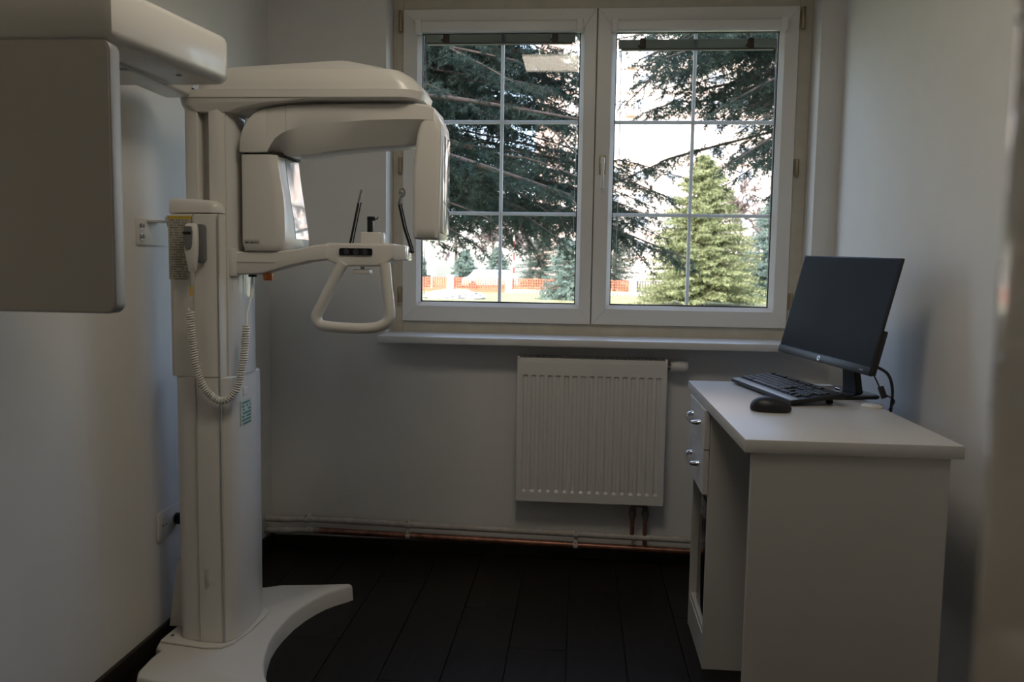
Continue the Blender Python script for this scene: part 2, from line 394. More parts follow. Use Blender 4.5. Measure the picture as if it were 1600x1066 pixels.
# turned back rim
rim = [(x0, yf, z0), (x1, yf, z0), (x1, yf, z1), (x0, yf, z1)]; rim2 = [(p[0], yf+.012, p[2]) for p in rim]
va = [b.verts.new(p) for p in rim]; vb = [b.verts.new(p) for p in rim2]
for q in range(4): b.faces.new((va[q], va[(q+1) % 4], vb[(q+1) % 4], vb[q]))
bmesh.ops.remove_doubles(b, verts=b.verts, dist=.0001)
obj('front_panel', b, m_rad, rad, 25)
b = B(); box(b, x0+.004, x1-.004, -.030, -.024, z0+.004, z1-.004, .002); box(b, x0+.02, x1-.02, -.075, -.045, z0+.03, z1-.05); obj('rear_panel', b, m_rad, rad)
for xx in (x0-.004, x1-.006):
    b = B(); box(b, xx, xx+.010, -.094, -.024, z0-.004, z1+.024, .003); obj('side_cover', b, m_rad, rad)
b = B()
box(b, x0+.006, x1-.006, -.094, -.088, z1-.01, z1+.016, .001); box(b, x0+.006, x1-.006, -.031, -.026, z1, z1+.023, .001); box(b, x0+.006, x1-.006, -.063, -.058, z1, z1+.018)
gx = x0 + .012
while gx < x1-.012:
    loft(b, [[(xx_, -.090, z1+.008), (xx_, -.090, z1+.0155), (xx_, -.029, z1+.0225), (xx_, -.029, z1+.013)] for xx_ in (gx, gx+.005)]); gx += .0095
obj('top_grille', b, m_rad, rad, 0, 'slotted top grille')
b = B(); cyl(b, (x1+.004, -.055, z1-.012), (1, 0, 0), .010, .022, 14, .001); obj('valve_body', b, m_nut, rad)
b = B(); pr = [(0, .018), (.004, .023), (.012, .025), (.03, .0265), (.052, .026), (.066, .022), (.071, .013)]
loft(b, [[Vector((x1+.018+q, -.055 + r_*math.cos(2*math.pi*k/24)*(1 - .05*(k % 2)), z1-.008 + r_*math.sin(2*math.pi*k/24)*(1 - .05*(k % 2)))) for k in range(24)] for q, r_ in pr]); obj('thermostat_head', b, m_rad, rad, 50, 'round white thermostat head')
for xx, zb in ((.236, .118), (.288, .068)):
    b = B(); tube(b, [(xx, -.055, z0+.01), (xx, -.055, zb)], .0085, 12); q = obj('riser_pipe', b, m_copper, rad, 50, 'bare copper riser')
    b = B(); cyl(b, (xx, -.055, .205), (0, 0, 1), .0155, .022, 6, .001); cyl(b, (xx, -.055, .227), (0, 0, 1), .012, .018, 14); cyl(b, (xx, -.055, .190), (0, 0, 1), .011, .016, 14); obj('union_nut', b, m_nut, q, 30)
b = B(); box(b, .240, .284, -.060, -.050, .246, .256, .002); obj('valve_bridge', b, m_nut, rad)
# pipes along the wall
def pipe(pts, label, cuts, clips):
    t = thing('heating_pipe', label, 'pipe', pts[0], 'heating pipes along the window wall')
    P = smooth_path(pts, 6)
    for a, c, mt in cuts:
        i0, i1 = int(a*(len(P)-1)), int(c*(len(P)-1))
        b = B(); tube(b, P[i0:i1+1], .0132, 12); obj('pipe_length', b, mt, t, 60, 'bare copper length' if mt is m_copper else 'length under chipped white paint')
    for cx in clips:
        i = min(range(len(P)), key=lambda q: abs(P[q].x-cx)); p = P[i]
        f = (cx - p.x)/(P[min(i+1, len(P)-1)].x-p.x+1e-9); zz = p.z
        b = B(); cyl(b, (cx-.009, p.y, zz), (1, 0, 0), .0155, .018, 14, .001); box(b, cx-.007, cx+.007, p.y, -.014 if zz < .05 else 0, zz-.006, zz+.006); box(b, cx-.005, cx+.005, p.y-.016, p.y-.004, zz+.010, zz+.024, .001); obj('pipe_clip', b, m_clip, t, 40)
    return t
def lin(pts, step=.15):
    out = [Vector(pts[0])]
    for a, c in zip(pts, pts[1:]):
        a, c = Vector(a), Vector(c); n = max(1, round((c-a).length/step))
        out += [a.lerp(c, i/n) for i in range(1, n+1)]
    return out
pipe(lin([(-1.305, -.085, .142), (-1.21, -.085, .142), (-1.15, -.055, .138), (.9, -.055, .108)]), 'upper heating pipe along the window wall, mostly painted white over copper', ((0, 1, m_pipewhite),), (-1.14, -.70, .005))
pipe(lin([(-1.305, -.085, .094), (-1.21, -.085, .094), (-1.15, -.055, .091), (.9, -.055, .060)]), 'lower heating pipe just above the dark floor, mostly bare copper', ((0, .16, m_pipewhite), (.15, 1, m_copper)), (-1.14, -.70, .005))

# ============================================================ X-RAY UNIT
xr = thing('dental_xray_unit', 'white standing panoramic dental imaging machine on a crescent base at the left wall', 'x-ray machine', (-1.11, -.95, 0))
# crescent base plate
plan = [(-.800, -.548), (-.815, -.570), (-.847, -.605), (-.872, -.640), (-.893, -.685), (-.913, -.745), (-.928, -.820), (-.934, -.90), (-.934, -.96), (-.928, -1.02), (-.912, -1.09), (-.890, -1.165), (-.868, -1.215), (-.845, -1.255), (-.815, -1.285), (-.800, -1.300),
        (-.815, -1.318), (-.92, -1.312), (-1.056, -1.305), (-1.16, -1.300), (-1.215, -1.285), (-1.232, -1.25), (-1.238, -1.16), (-1.232, -1.118), (-1.258, -1.098), (-1.270, -1.05), (-1.262, -.90), (-1.24, -.74), (-1.18, -.64), (-1.056, -.575), (-.92, -.553), (-.815, -.534)]
def inset(pl, d):
    n = len(pl); out = []
    for i in range(n):
        a, c, e = Vector(pl[i-1]), Vector(pl[i]), Vector(pl[(i+1) % n]); t1 = (c-a).normalized(); t2 = (e-c).normalized()
        nn = Vector((-(t1.y+t2.y), t1.x+t2.x)); nn = nn.normalized() if nn.length > 1e-6 else Vector((-t1.y, t1.x))
        out.append(c - nn*d)
    return [(p.x, p.y) for p in out]
ar = sum(p[0]*q[1]-q[0]*p[1] for p, q in zip(plan, plan[1:]+plan[:1]))
sg = -1 if ar > 0 else 1
b = B(); loft(b, [[(*p, 0) for p in plan], [(*p, .049) for p in inset(plan, sg*.003)], [(*p, .0555) for p in inset(plan, sg*.006)], [(*p, .058) for p in inset(plan, sg*.011)]]); obj('base_plate', b, m_base_p, xr, 40)
pl2 = [(-1.255, -1.075), (-1.25, -.92), (-1.20, -.84), (-1.04, -.79), (-1.012, -.815), (-1.005, -.86), (-1.012, -.97), (-1.03, -1.06), (-1.055, -1.092), (-1.10, -1.10)]
b = B(); prism(b, pl2, .058, .067, 'z', .004, 2); obj('mounting_plate', b, m_base_p, xr, 40)
for q in ((-1.232, -1.04),):
    b = B(); cyl(b, (*q, .067), (0, 0, 1), .006, .003, 6); obj('bolt', b, m_grey, xr)
b = B(); prism(b, [(-1.276, .067), (-1.225, .067), (-1.225, .285), (-1.245, .285)], -.975, -.967, 'y', .002); obj('wall_fin', b, m_base_p, xr)
# stationary column
low = [(-1.20, -.83), (-1.215, -.86), (-1.214, -.99), (-1.206, -1.03), (-1.190, -1.052), (-1.17, -1.060), (-1.125, -1.071), (-1.075, -1.072), (-1.050, -1.066), (-1.030, -1.045), (-1.021, -1.0), (-1.020, -.90), (-1.028, -.83), (-1.05, -.805), (-1.10, -.80)]
b = B(); prism(b, low, .066, .88, 'z', .003, 1, 50); obj('column', b, m_med, xr, 35)
for xx in (-1.128, -1.052):
    b = B(); box(b, xx-.0012, xx+.0012, -1.0745, -1.066, .07, 1.36); obj('column_seam', b, m_med2, xr)
b = B(); box(b, -1.108, -1.099, -1.0765, -1.068, .24, .30, .002); obj('catch_slot', b, m_med2, xr, 40, 'small grey catch low on the column')
# sliding carriage shell and its cap
car = [(-1.20, -.87), (-1.213, -.88), (-1.213, -1.04), (-1.208, -1.0545), (-1.195, -1.0593), (-1.10, -1.074), (-1.075, -1.074), (-1.056, -1.068), (-1.046, -1.05), (-1.044, -1.00), (-1.06, -.88)]
b = B(); prism(b, car, .88, 1.360, 'z', .003, 1, 50); obj('carriage_shell', b, m_med, xr, 35)
b = B(); rings = []
for zz, ins, xr1 in ((1.363, 0, 0), (1.378, 0, 0), (1.390, .003, -.008), (1.397, .008, -.02), (1.401, .016, -.045)):
    rings.append([(min(p[0], -1.044 + xr1) if p[0] > -1.10 else max(p[0], -1.213+ins*.5), p[1] + (ins if p[1] < -1.0 else 0), zz + (.006 if p[0] < -1.15 and ins > 0 else 0)) for p in car])
loft(b, rings); obj('carriage_cap', b, m_med, xr, 50)
# inner column with channel
inn = [(-1.165, -.87), (-1.165, -1.035), (-1.158, -1.040), (-1.124, -1.041), (-1.122, -1.000), (-1.092, -1.000), (-1.090, -1.043), (-1.060, -1.046), (-1.040, -1.036), (-1.026, -1.005), (-1.020, -.95), (-1.022, -.88), (-1.04, -.85)]
b = B(); prism(b, inn, .86, 1.70, 'z', .0015, 1, 40); obj('inner_column', b, m_med, xr, 35)
b = B(); prism(b, [(-1.041, -1.040), (-1.024, -1.012), (-1.0145, -.95), (-1.0165, -.895), (-1.022, -.885), (-1.027, -.95), (-1.030, -1.0)], .882, 1.66, 'z', .001, 1, 50); sidep = obj('side_cover', b, m_gloss, xr, 35, 'glossy white side cover of the column')
b = B(); box(b, -1.026, -1.0135, -.9525, -.9455, 1.34, 1.49); obj('guide_slot', b, m_dark, xr, 0, 'narrow dark slot in the column side')
b = B(); cyl(b, (-1.016, -.945, 1.425), (1, 0, 0), .005, .012, 10); obj('guide_pin', b, m_steel, xr)
b = B(); box(b, -1.2005, -1.1325, -1.0765, -1.060, 1.168, 1.352, 0, 1, Matrix.Translation((-1.166, -1.068, 0)) @ Matrix.Rotation(R(-8.5), 4, 'Z') @ Matrix.Translation((1.166, 1.0655, 0)))
obj('warning_label', b, m_warn, xr, 0, 'pale printed warning label with a yellow heading')
b = B(); box(b, -1.03, -1.0187, -1.005, -.925, .725, .80); obj('info_label', b, m_green, xr, 0, 'small label printed in green')
b = B(); box(b, -1.03, -1.0185, -.985, -.955, .815, .84, .001); obj('round_label', b, m_socket, xr)
# top arm: pedestal, tray, cover
def stad(xa, xb, h, r, yc=-.945, n=6):
    return rrect(xa, xb, yc-h, yc+h, r, n)
b = B(); loft(b, [[(*p, .0+1.656) for p in stad(-1.168, -.985, .098, .05)], [(*p, 1.667) for p in stad(-1.178, -.955, .103, .05)], [(*p, 1.680) for p in stad(-1.184, -.88, .107, .05)], [(*p, 1.693) for p in stad(-1.186, -.74, .110, .05)]]); obj('arm_pedestal', b, m_med, xr, 40)
b = B(); loft(b, [[(*p, 1.690) for p in stad(-1.186, -.475, .107, .06)], [(*p, 1.695) for p in stad(-1.19, -.463, .113, .065)], [(*p, 1.716) for p in stad(-1.19, -.458, .114, .065)]]); obj('arm_tray', b, m_med, xr, 40)
b = B(); rings = []
for zz, xa, xb, h, r_ in ((1.717, -1.135, -.460, .112, .065), (1.735, -1.135, -.470, .110, .065), (1.757, -1.134, -.492, .106, .06), (1.776, -1.132, -.525, .098, .055), (1.7785, -1.13, -.540, .095, .055)):
    rings.append([(*p, zz) for p in stad(xa, xb, h, r_)])
loft(b, rings); rings = []
for k_, (xa, xb, h) in enumerate(((-1.13, -.540, .095), (-1.10, -.66, .070))):
    rings.append([(*p, (1.7785, 1.806)[k_] - (0 if k_ == 0 else .028*max(0, (-.8-p[0])/.3))) for p in stad(xa, xb, h, .05)])
loft(b, rings); obj('arm_cover', b, m_med, xr, 22)
b = B(); box(b, -1.17, -1.136, -1.045, -.85, 1.716, 1.724); obj('cover_gap', b, m_dark, xr, 0)
# rotating arm
b = B()
neck = [(-1.004, 1.5435), (-1.001, 1.582), (-.995, 1.604), (-.986, 1.623), (-.974, 1.640), (-.958, 1.654), (-.938, 1.664), (-.920, 1.6695), (-.920, 1.5432), (-.96, 1.5425)]
prism(b, neck, -1.03, -.86, 'y', .003, 2, 40)
st = [(-.920, 1.6695, 1.5452, 1.5432), (-.908, 1.672, 1.566, 1.541), (-.896, 1.674, 1.582, 1.539), (-.880, 1.6765, 1.595, 1.538), (-.862, 1.6785, 1.604, 1.537), (-.82, 1.680, 1.615, 1.538), (-.785, 1.681, 1.621, 1.542), (-.735, 1.682, 1.627, 1.551), (-.62, 1.684, 1.635, 1.562), (-.52, 1.684, 1.638, 1.568), (-.475, 1.683, 1.638, 1.574), (-.445, 1.679, 1.636, 1.585), (-.428, 1.670, 1.634, 1.60)]
loft(b, [[(X_, -1.03, t_-.006), (X_, -1.022, t_), (X_, -.87, t_), (X_, -.86, t_-.006), (X_, -.86, m2), (X_, -.895, bt+.004), (X_, -.905, bt), (X_, -.975, bt), (X_, -.985, bt+.004), (X_, -1.03, m2)] for X_, t_, m2, bt in st])
obj('rotating_arm', b, m_med, xr, 32)
b = B(); box(b, -.8635, -.8615, -1.0305, -.88, 1.60, 1.6795); obj('arm_seam', b, m_med2, xr, 0)
b = B(); cyl(b, (-.70, -.945, 1.668), (0, 0, 1), .05, .03, 24); obj('pivot', b, m_grey, xr)
# sensor head at the right end of the arm
def sens(zs_):
    out = []
    for zz, xa, xb, ya, yb_, r_ in zs_: out.append([(*p, zz) for p in rrect(xa, xb, ya, yb_, r_, 4)])
    return out
b = B(); loft(b, sens(((1.297, -.484, -.418, -1.024, -.872, .012), (1.301, -.488, -.413, -1.029, -.866, .014), (1.33, -.489, -.411, -1.03, -.865, .014), (1.50, -.490, -.408, -1.03, -.865, .014), (1.60, -.478, -.406, -1.03, -.865, .016), (1.625, -.470, -.408, -1.03, -.865, .018), (1.648, -.466, -.418, -1.028, -.867, .018), (1.664, -.462, -.432, -1.022, -.873, .015)))); obj('sensor_head', b, m_med, xr, 50)
b = B(); box(b, -.415, -.4035, -1.006, -.884, 1.315, 1.60, .004); obj('sensor_window', b, m_gloss, xr, 40, 'glossy white front of the sensor head')
# tube head
def th(zz, xs_, xn):
    return [(-1.003, -.865), (-1.005, -.90), (-1.005, -1.010), (-.998, -1.025), (-.985, -1.03), (xn, -1.03), (xn+.012, -1.0285), (xn+.026, -1.018), (xs_-.005, -.985), (xs_, -.968), (xs_+.001, -.90), (xs_, -.835), (xs_-.01, -.825), (-.97, -.825)]
b = B(); tz = [(1.536, -.893, -.922), (1.50, -.889, -.917), (1.46, -.884, -.910), (1.42, -.878, -.904), (1.38, -.872, -.900), (1.34, -.866, -.899), (1.30, -.862, -.899), (1.275, -.862, -.900)]
loft(b, [[(*p, zz) for p in th(zz, a, c)] for zz, a, c in tz] + [[(p[0]*.985-.0143 if p[0] > -.95 else p[0]+.006, p[1]*.99-.0095, 1.262) for p in th(1.262, -.868, -.905)], [(p[0]*.96-.038, p[1]*.95-.047, 1.256) for p in th(1.256, -.878, -.91)]])
thd = obj('tube_head', b, m_med, xr, 40)
b = B(); rings = []
for zz, a, c in tz[:-1]: rings.append([(a-.004, -.960, zz-.005), (a+.0025, -.958, zz-.005), (a+.0035, -.90, zz-.005), (a+.0025, -.842, zz-.005), (a-.004, -.840, zz-.005)])
loft(b, rings); obj('tube_window', b, m_gloss, thd, 40, 'glossy curved window of the tube head')
b = B(); box(b, -.992, -.945, -1.0312, -1.028, 1.278, 1.288); obj('name_plate', b, m_tiny, thd, 0, 'small name strip')
b = B(); prism(b, [(-.995, -.88), (-.995, -1.015), (-.91, -1.02), (-.875, -.97), (-.875, -.87)], 1.534, 1.546, 'z'); obj('head_gap', b, m_dark, xr, 0)
# chin rest arm
b = B(); prism(b, [(-1.06, 1.252), (-.90, 1.256), (-.84, 1.262), (-.78, 1.276), (-.745, 1.278), (-.745, 1.232), (-.80, 1.226), (-.86, 1.212), (-.93, 1.192), (-.96, 1.186), (-1.045, 1.184), (-1.06, 1.19)], -1.02, -.945, 'y', .006, 3, 40); obj('chin_arm', b, m_med, xr, 40)
b = B(); box(b, -1.03, -.90, -1.0215, -1.02, 1.2215, 1.2235); obj('arm_joint', b, m_med2, xr, 0)
b = B(); box(b, -1.068, -1.02, -1.035, -.93, 1.178, 1.262, .006); obj('arm_bracket', b, m_med, xr)
b = B(); cyl(b, (-.938, -.985, 1.190), (0, 0, -1), .016, .022, 16, .002, .0135); obj('height_knob', b, m_orange, xr, 40, 'orange knob under the arm')
b = B(); cyl(b, (-.985, -.985, 1.186), (0, 0, -1), .013, .008, 14); obj('cable_gland', b, m_black, xr)
b = B(); cyl(b, (-1.000, -.96, 1.25), (0, 0, 1), .012, .012, 14); obj('arm_post', b, m_grey, xr)
# chin rest
b = B()
loft(b, [[(X_, -1.0+dy*.3, zz) for X_, zz in ((-.756, 1.283), (-.548, 1.283), (-.545, 1.270), (-.549, 1.240), (-.585, 1.222), (-.60, 1.215), (-.705, 1.214), (-.725, 1.221), (-.772, 1.238), (-.770, 1.248))] for dy in (0, .37)], .006, 3, ang=50)
cr = obj('chin_rest', b, m_med, xr, 45)
b = B(); prism(b, rrect(-.714, -.614, 1.247, 1.268, .005, 4), -1.0035, -.995, 'y'); kp = obj('keypad', b, m_blackg, cr, 0, 'black keypad')
for xx in (-.692, -.664, -.636):
    b = B(); cyl(b, (xx, -1.003, 1.2575), (0, -1, 0), .0082, .0016, 20); obj('button', b, m_btn, cr, 30)
b = B(); prism(b, rrect(-.553, -.516, 1.234, 1.279, .006, 3), -1.0, -.90, 'y', .003, 2); obj('support_block', b, m_clear, cr, 40, 'clear plastic temple support block')
b = B(); box(b, -.658, -.598, -.975, -.93, 1.281, 1.317, .004, 3); obj('bite_block_base', b, m_med, cr)
b = B(); box(b, -.600, -.588, -.965, -.94, 1.281, 1.317, .004); obj('base_clip', b, m_clear, cr)
b = B(); box(b, -.640, -.622, -.965, -.945, 1.315, 1.358, .003); box(b, -.640, -.616, -.965, -.945, 1.352, 1.364, .002); tube(b, [(-.620, -.955, 1.358), (-.611, -.955, 1.357), (-.609, -.955, 1.363)], .0022, 8); obj('bite_post', b, m_black, cr, 40, 'black bite post')
for pts, ring in (([(-.690, -.97, 1.282), (-.676, -.97, 1.348), (-.664, -.97, 1.405)], (-.656, -.97, 1.435)), ([(-.513, -.92, 1.262), (-.535, -.925, 1.33), (-.551, -.93, 1.405)], (-.543, -.93, 1.432))):
    b = B(); P = [Vector(p) for p in pts]; tube(b, P, .0036, 8); tube(b, [p + Vector((.0055, .008, 0)) for p in P], .0020, 8)
    rod = obj('temple_rod', b, m_black, cr, 60, 'thin black temple rod')
    b = B(); e = Vector(ring); d = (e-P[2]); tube(b, [P[2]-d*.1, P[2]+d*.5, e+d*.25], [.0042, .0046, .005], 8)
    if ring[0] > -.6: tube(b, [e+Vector((.002+.008*math.cos(a_), 0, .006+.012*math.sin(a_))) for a_ in [2*math.pi*q/14 for q in range(14)]], .0026, 6, closed=True)
    obj('rod_tip', b, m_steel, rod, 60, 'steel tip')
b = B(); bmesh.ops.create_icosphere(b, subdivisions=2, radius=.007, matrix=Matrix.Translation((-.511, -.922, 1.262))); obj('rod_pivot', b, m_grey, cr, 60)
hp_ = [(-.700, -1.0, 1.224), (-.716, -1.0, 1.200), (-.742, -1.0, 1.150), (-.768, -1.0, 1.098), (-.784, -1.0, 1.066), (-.780, -1.0, 1.046), (-.762, -1.0, 1.036), (-.715, -1.0, 1.032), (-.655, -1.0, 1.030), (-.605, -1.0, 1.034), (-.575, -1.0, 1.046), (-.562, -1.0, 1.066), (-.563, -1.0, 1.100), (-.569, -1.0, 1.150), (-.574, -1.0, 1.200), (-.577, -1.0, 1.226)]
b = B(); tube(b, smooth_path(hp_, 4), .0165, 14); obj('hand_grip', b, m_med, cr, 60, 'white looped hand grip')
b = B(); box(b, -.676, -.626, -.99, -.95, 1.192, 1.206, .003); cyl(b, (-.651, -.97, 1.205), (0, 0, 1), .007, .014, 12); obj('cup_holder', b, m_med, cr)
# ceph boom, carriage and receptor panel at the near left
b = B(); box(b, -1.225, -1.137, -2.45, -1.03, 1.696, 1.775, .012, 3); obj('side_boom', b, m_med, xr, 40)
b = B(); box(b, -1.215, -1.158, -2.02, -1.74, 1.660, 1.70, .004); obj('boom_mount', b, m_med, xr)
b = B()
hd = [(-1.28, -2.06), (-.800, -2.06), (-.788, -2.055), (-.783, -2.04), (-.735, -1.735), (-.738, -1.715), (-.750, -1.702), (-.77, -1.70), (-1.28, -1.70)]
loft(b, [[(*p, 1.586) for p in inset(hd, -.016)], [(*p, 1.588) for p in inset(hd, -.010)], [(*p, 1.594) for p in inset(hd, -.003)], [(*p, 1.603) for p in hd], [(*p, 1.668) for p in hd], [(*p, 1.677) for p in inset(hd, -.004)], [(*p, 1.681) for p in inset(hd, -.012)]])
ch = obj('receptor_carriage', b, m_med, xr, 40)
b = B(); tube(b, [(-.93+.04*math.cos(q*math.pi/14), -1.89+.04*math.sin(q*math.pi/14), 1.588) for q in range(28)], .004, 6, closed=True); obj('rotation_ring', b, m_grey, ch, 60)
b = B(); box(b, -.872, -.858, -1.93, -1.72, 1.5835, 1.588, .002); box(b, -.93, -.872, -1.86, -1.845, 1.5835, 1.588, .002); obj('rail', b, m_med2, ch)
for q in ((-.90, -1.98), (-.80, -1.80)):
    b = B(); cyl(b, (*q, 1.588), (0, 0, -1), .006, .003, 12); obj('screw', b, m_grey, ch)
b = B(); prism(b, rrect(-1.25, -.790, 1.128, 1.588, .018, 5), -2.028, -2.058, 'y', .003, 2, 60); pn = obj('receptor_panel', b, m_alu, xr, 40, 'flat grey receptor panel with a metal edge')
b = B(); prism(b, rrect(-1.247, -.794, 1.131, 1.585, .016, 5), -2.0590, -2.054, 'y'); obj('panel_face', b, m_sensor, pn, 0, 'matt grey panel face')
# wall bracket of the column
b = B(); box(b, XL, XL+.006, -1.055, -.88, 1.268, 1.348, .002); box(b, XL+.004, -1.20, -1.00, -.93, 1.338, 1.344, .001); wb = obj('wall_bracket', b, m_base_p, xr, 30)
for zz in (1.325, 1.293):
    b = B(); cyl(b, (XL+.006, -1.035, zz), (1, 0, 0), .0095, .003, 16); cyl(b, (XL+.009, -1.035, zz), (1, 0, 0), .007, .007, 6, .001); obj('bolt', b, m_steel, wb, 30)
b = B(); cyl(b, (-1.255, -.965, 1.326), (0, 0, 1), .006, .034, 10); cyl(b, (-1.255, -.965, 1.345), (0, 0, 1), .011, .010, 6); obj('bolt', b, m_steel, wb, 30)
# handset holder
b = B(); prism(b, rrect(-1.112, -1.086, 1.218, 1.330, .012, 4), -1.094, -1.070, 'y', .004, 2, 50); obj('handset_holder', b, m_grey, xr, 40, 'grey handset holder')

# exposure handset with coiled cord
hs = thing('exposure_handset', 'white hand switch with grey buttons hanging on the x-ray column, on a coiled cord', 'hand switch', (-1.117, -1.105, 1.19))
b = B(); rings = []
for zz, hw, y0 in ((1.330, .010, -1.110), (1.326, .0155, -1.114), (1.315, .018, -1.117), (1.28, .0190, -1.119), (1.245, .0175, -1.117), (1.215, .0135, -1.113), (1.193, .0105, -1.109), (1.189, .007, -1.106)):
    c_ = -1.1165
    rings.append([(*p, zz) for p in rrect(c_-hw, c_+hw, y0, -1.0935, min(.006, hw*.5), 3)])
loft(b, rings); body = obj('body', b, m_med, hs, 50)
b = B(); loft(b, [[(-1.1205+u_, -1.1222 + abs(u_)*.12, 1.285+w_) for u_, w_ in ((-.0135, -.012), (-.009, -.026), (0, -.031), (.009, -.026), (.0125, -.012), (.0135, .02), (.010, .037), (-.011, .037), (-.0145, .02))], [(-1.1205+u_, -1.112, 1.285+w_) for u_, w_ in ((-.0135, -.012), (-.009, -.026), (0, -.031), (.009, -.026), (.0125, -.012), (.0135, .02), (.010, .037), (-.011, .037), (-.0145, .02))]], .002, 1); obj('button_panel', b, m_grey, body, 30, 'grey button panel')
b = B(); box(b, -1.134, -1.1100, -1.1230, -1.114, 1.298, 1.306, .001); obj('indicator', b, m_blackg, body, 30, 'black indicator strip')
b = B(); cyl(b, (-1.1165, -1.105, 1.192), (-.05, 0, -1), .0075, .042, 12, 0, .0045); obj('strain_relief', b, m_med2, hs, 50)
b = B(); cyl(b, (-1.1187, -1.105, 1.152), (-.08, 0, -1), .0042, .030, 10); obj('sleeve', b, m_yellow, hs, 50, 'yellow cable sleeve')
b = B(); tube(b, smooth_path([(-1.121, -1.105, 1.124), (-1.124, -1.104, 1.105), (-1.133, -1.103, 1.088), (-1.128, -1.103, 1.078)], 5), .0028, 8); obj('lead', b, m_med, hs, 60)
cp = smooth_path([(-1.126, -1.102, 1.074), (-1.120, -1.102, .985), (-1.108, -1.100, .900), (-1.082, -1.096, .842), (-1.040, -1.090, .815), (-1.002, -1.078, .846), (-.986, -1.062, .930), (-.980, -1.050, 1.035)], 60)
b = B(); L_ = 0; pts = []
u = Vector((0, 1, 0))
for i in range(len(cp)-1):
    seg_ = cp[i+1]-cp[i]; t_ = seg_.normalized(); u = (u - t_*u.dot(t_)).normalized(); v_ = t_.cross(u); nsub = 4
    for q in range(nsub):
        a_ = 2*math.pi*(L_ + seg_.length*q/nsub)/.0072
        pts.append(cp[i]+seg_*(q/nsub) + (u*math.cos(a_)+v_*math.sin(a_))*.0086)
    L_ += seg_.length
tube(b, pts, .0033, 6); obj('coiled_cord', b, m_med, hs, 80, 'coiled white cord')
b = B(); tube(b, smooth_path([(-.980, -1.050, 1.035), (-.984, -1.035, 1.07), (-.986, -1.0, 1.12), (-.985, -.985, 1.182)], 5), .0028, 8); cyl(b, (-.986, -.993, 1.115), (0, .1, 1), .0042, .03, 10); obj('lead', b, m_med, hs, 60)

# wall socket and plug
so = thing('wall_socket', 'white double wall socket low on the left wall behind the column', 'socket', (XL, -.905, .385))
b = B(); box(b, XL, XL+.010, -.978, -.838, .340, .430, .004); obj('face_plate', b, m_socket, so)
for yy in (-.944, -.872):
    b = B(); cyl(b, (XL+.008, yy, .385), (1, 0, 0), .024, .004, 24, .001); rr_ = obj('outlet', b, m_socket, so, 30)
    for dz in (-.009, .009):
        b = B(); cyl(b, (XL+.011, yy+dz, .385), (1, 0, 0), .003, .0015, 8); obj('pin_hole', b, m_dark, rr_, 0)
pg = thing('power_plug', 'black power plug in the wall socket behind the column', 'plug', (XL+.02, -.872, .385))
b = B(); cyl(b, (XL+.013, -.872, .385), (1, 0, 0), .019, .018, 18, .002); cyl(b, (XL+.03, -.872, .385), (1, 0, 0), .016, .014, 18, .003, .009); obj('plug_body', b, m_black, pg)
b = B(); tube(b, smooth_path([(XL+.042, -.872, .385), (XL+.055, -.868, .37), (XL+.06, -.86, .25), (XL+.06, -.85, .08)], 6), .0042, 8); obj('plug_cord', b, m_black, pg, 60)

# ============================================================ DESK
DZ = .835; DX0, DX1, DY0, DY1 = .3845, .868, -1.512, -.505
dk = thing('desk', 'white melamine desk by the right wall carrying the monitor', 'desk', (.63, -1.0, 0))
b = B(); box(b, DX0, DX1, DY0, DY1, DZ-.031, DZ, .0015, 2); obj('tabletop', b, m_desk, dk, 30)
b = B(); box(b, .402, .842, DY0+.006, DY0+.024, 0, DZ-.031, .001, 1); obj('end_panel', b, m_desk_in, dk, 30)
b = B(); box(b, .826, .842, DY0+.024, -.9, .35, DZ-.031, .001, 1); obj('back_panel', b, m_desk_in, dk, 30)
b = B(); loft(b, [[(*p, zz) for p in [(.845+r_*math.cos(a_), -.985+r_*1.2*math.sin(a_)) for a_ in [2*math.pi*q/28 for q in range(28)]]] for zz, r_ in ((DZ-.001, .030), (DZ+.004, .030), (DZ+.0075, .026), (DZ+.008, .010))]); obj('cable_grommet', b, m_socket, dk, 40, 'round white cable grommet')
cb = thing('drawer_cabinet', 'white cabinet under the desk with two drawers over an open bay', 'cabinet', (.60, -.74, 0))
CX0, CX1, CY0, CY1 = .398, .842, -.935, -.600
top = DZ-.031
b = B()
box(b, CX0, CX1, CY0, CY0+.018, .0, top, .001, 1); obj('side_panel', b, m_desk_in, cb, 30)
b = B(); box(b, CX0, CX1, CY1-.018, CY1, .0, top, .001, 1); obj('side_panel', b, m_desk_in, cb, 30)
b = B(); box(b, CX1-.012, CX1, CY0+.018, CY1-.018, .06, top-.002); obj('back_panel', b, m_desk_in, cb, 0)
for zz in (.100, .530):
    b = B(); box(b, CX0+.004, CX1-.012, CY0+.018, CY1-.018, zz, zz+.016); obj('shelf', b, m_desk_in, cb, 0)
b = B(); box(b, CX0+.001, CX0+.019, CY0+.018, CY1-.018, 0, .100, .001, 1); obj('plinth', b, m_desk_in, cb, 0)
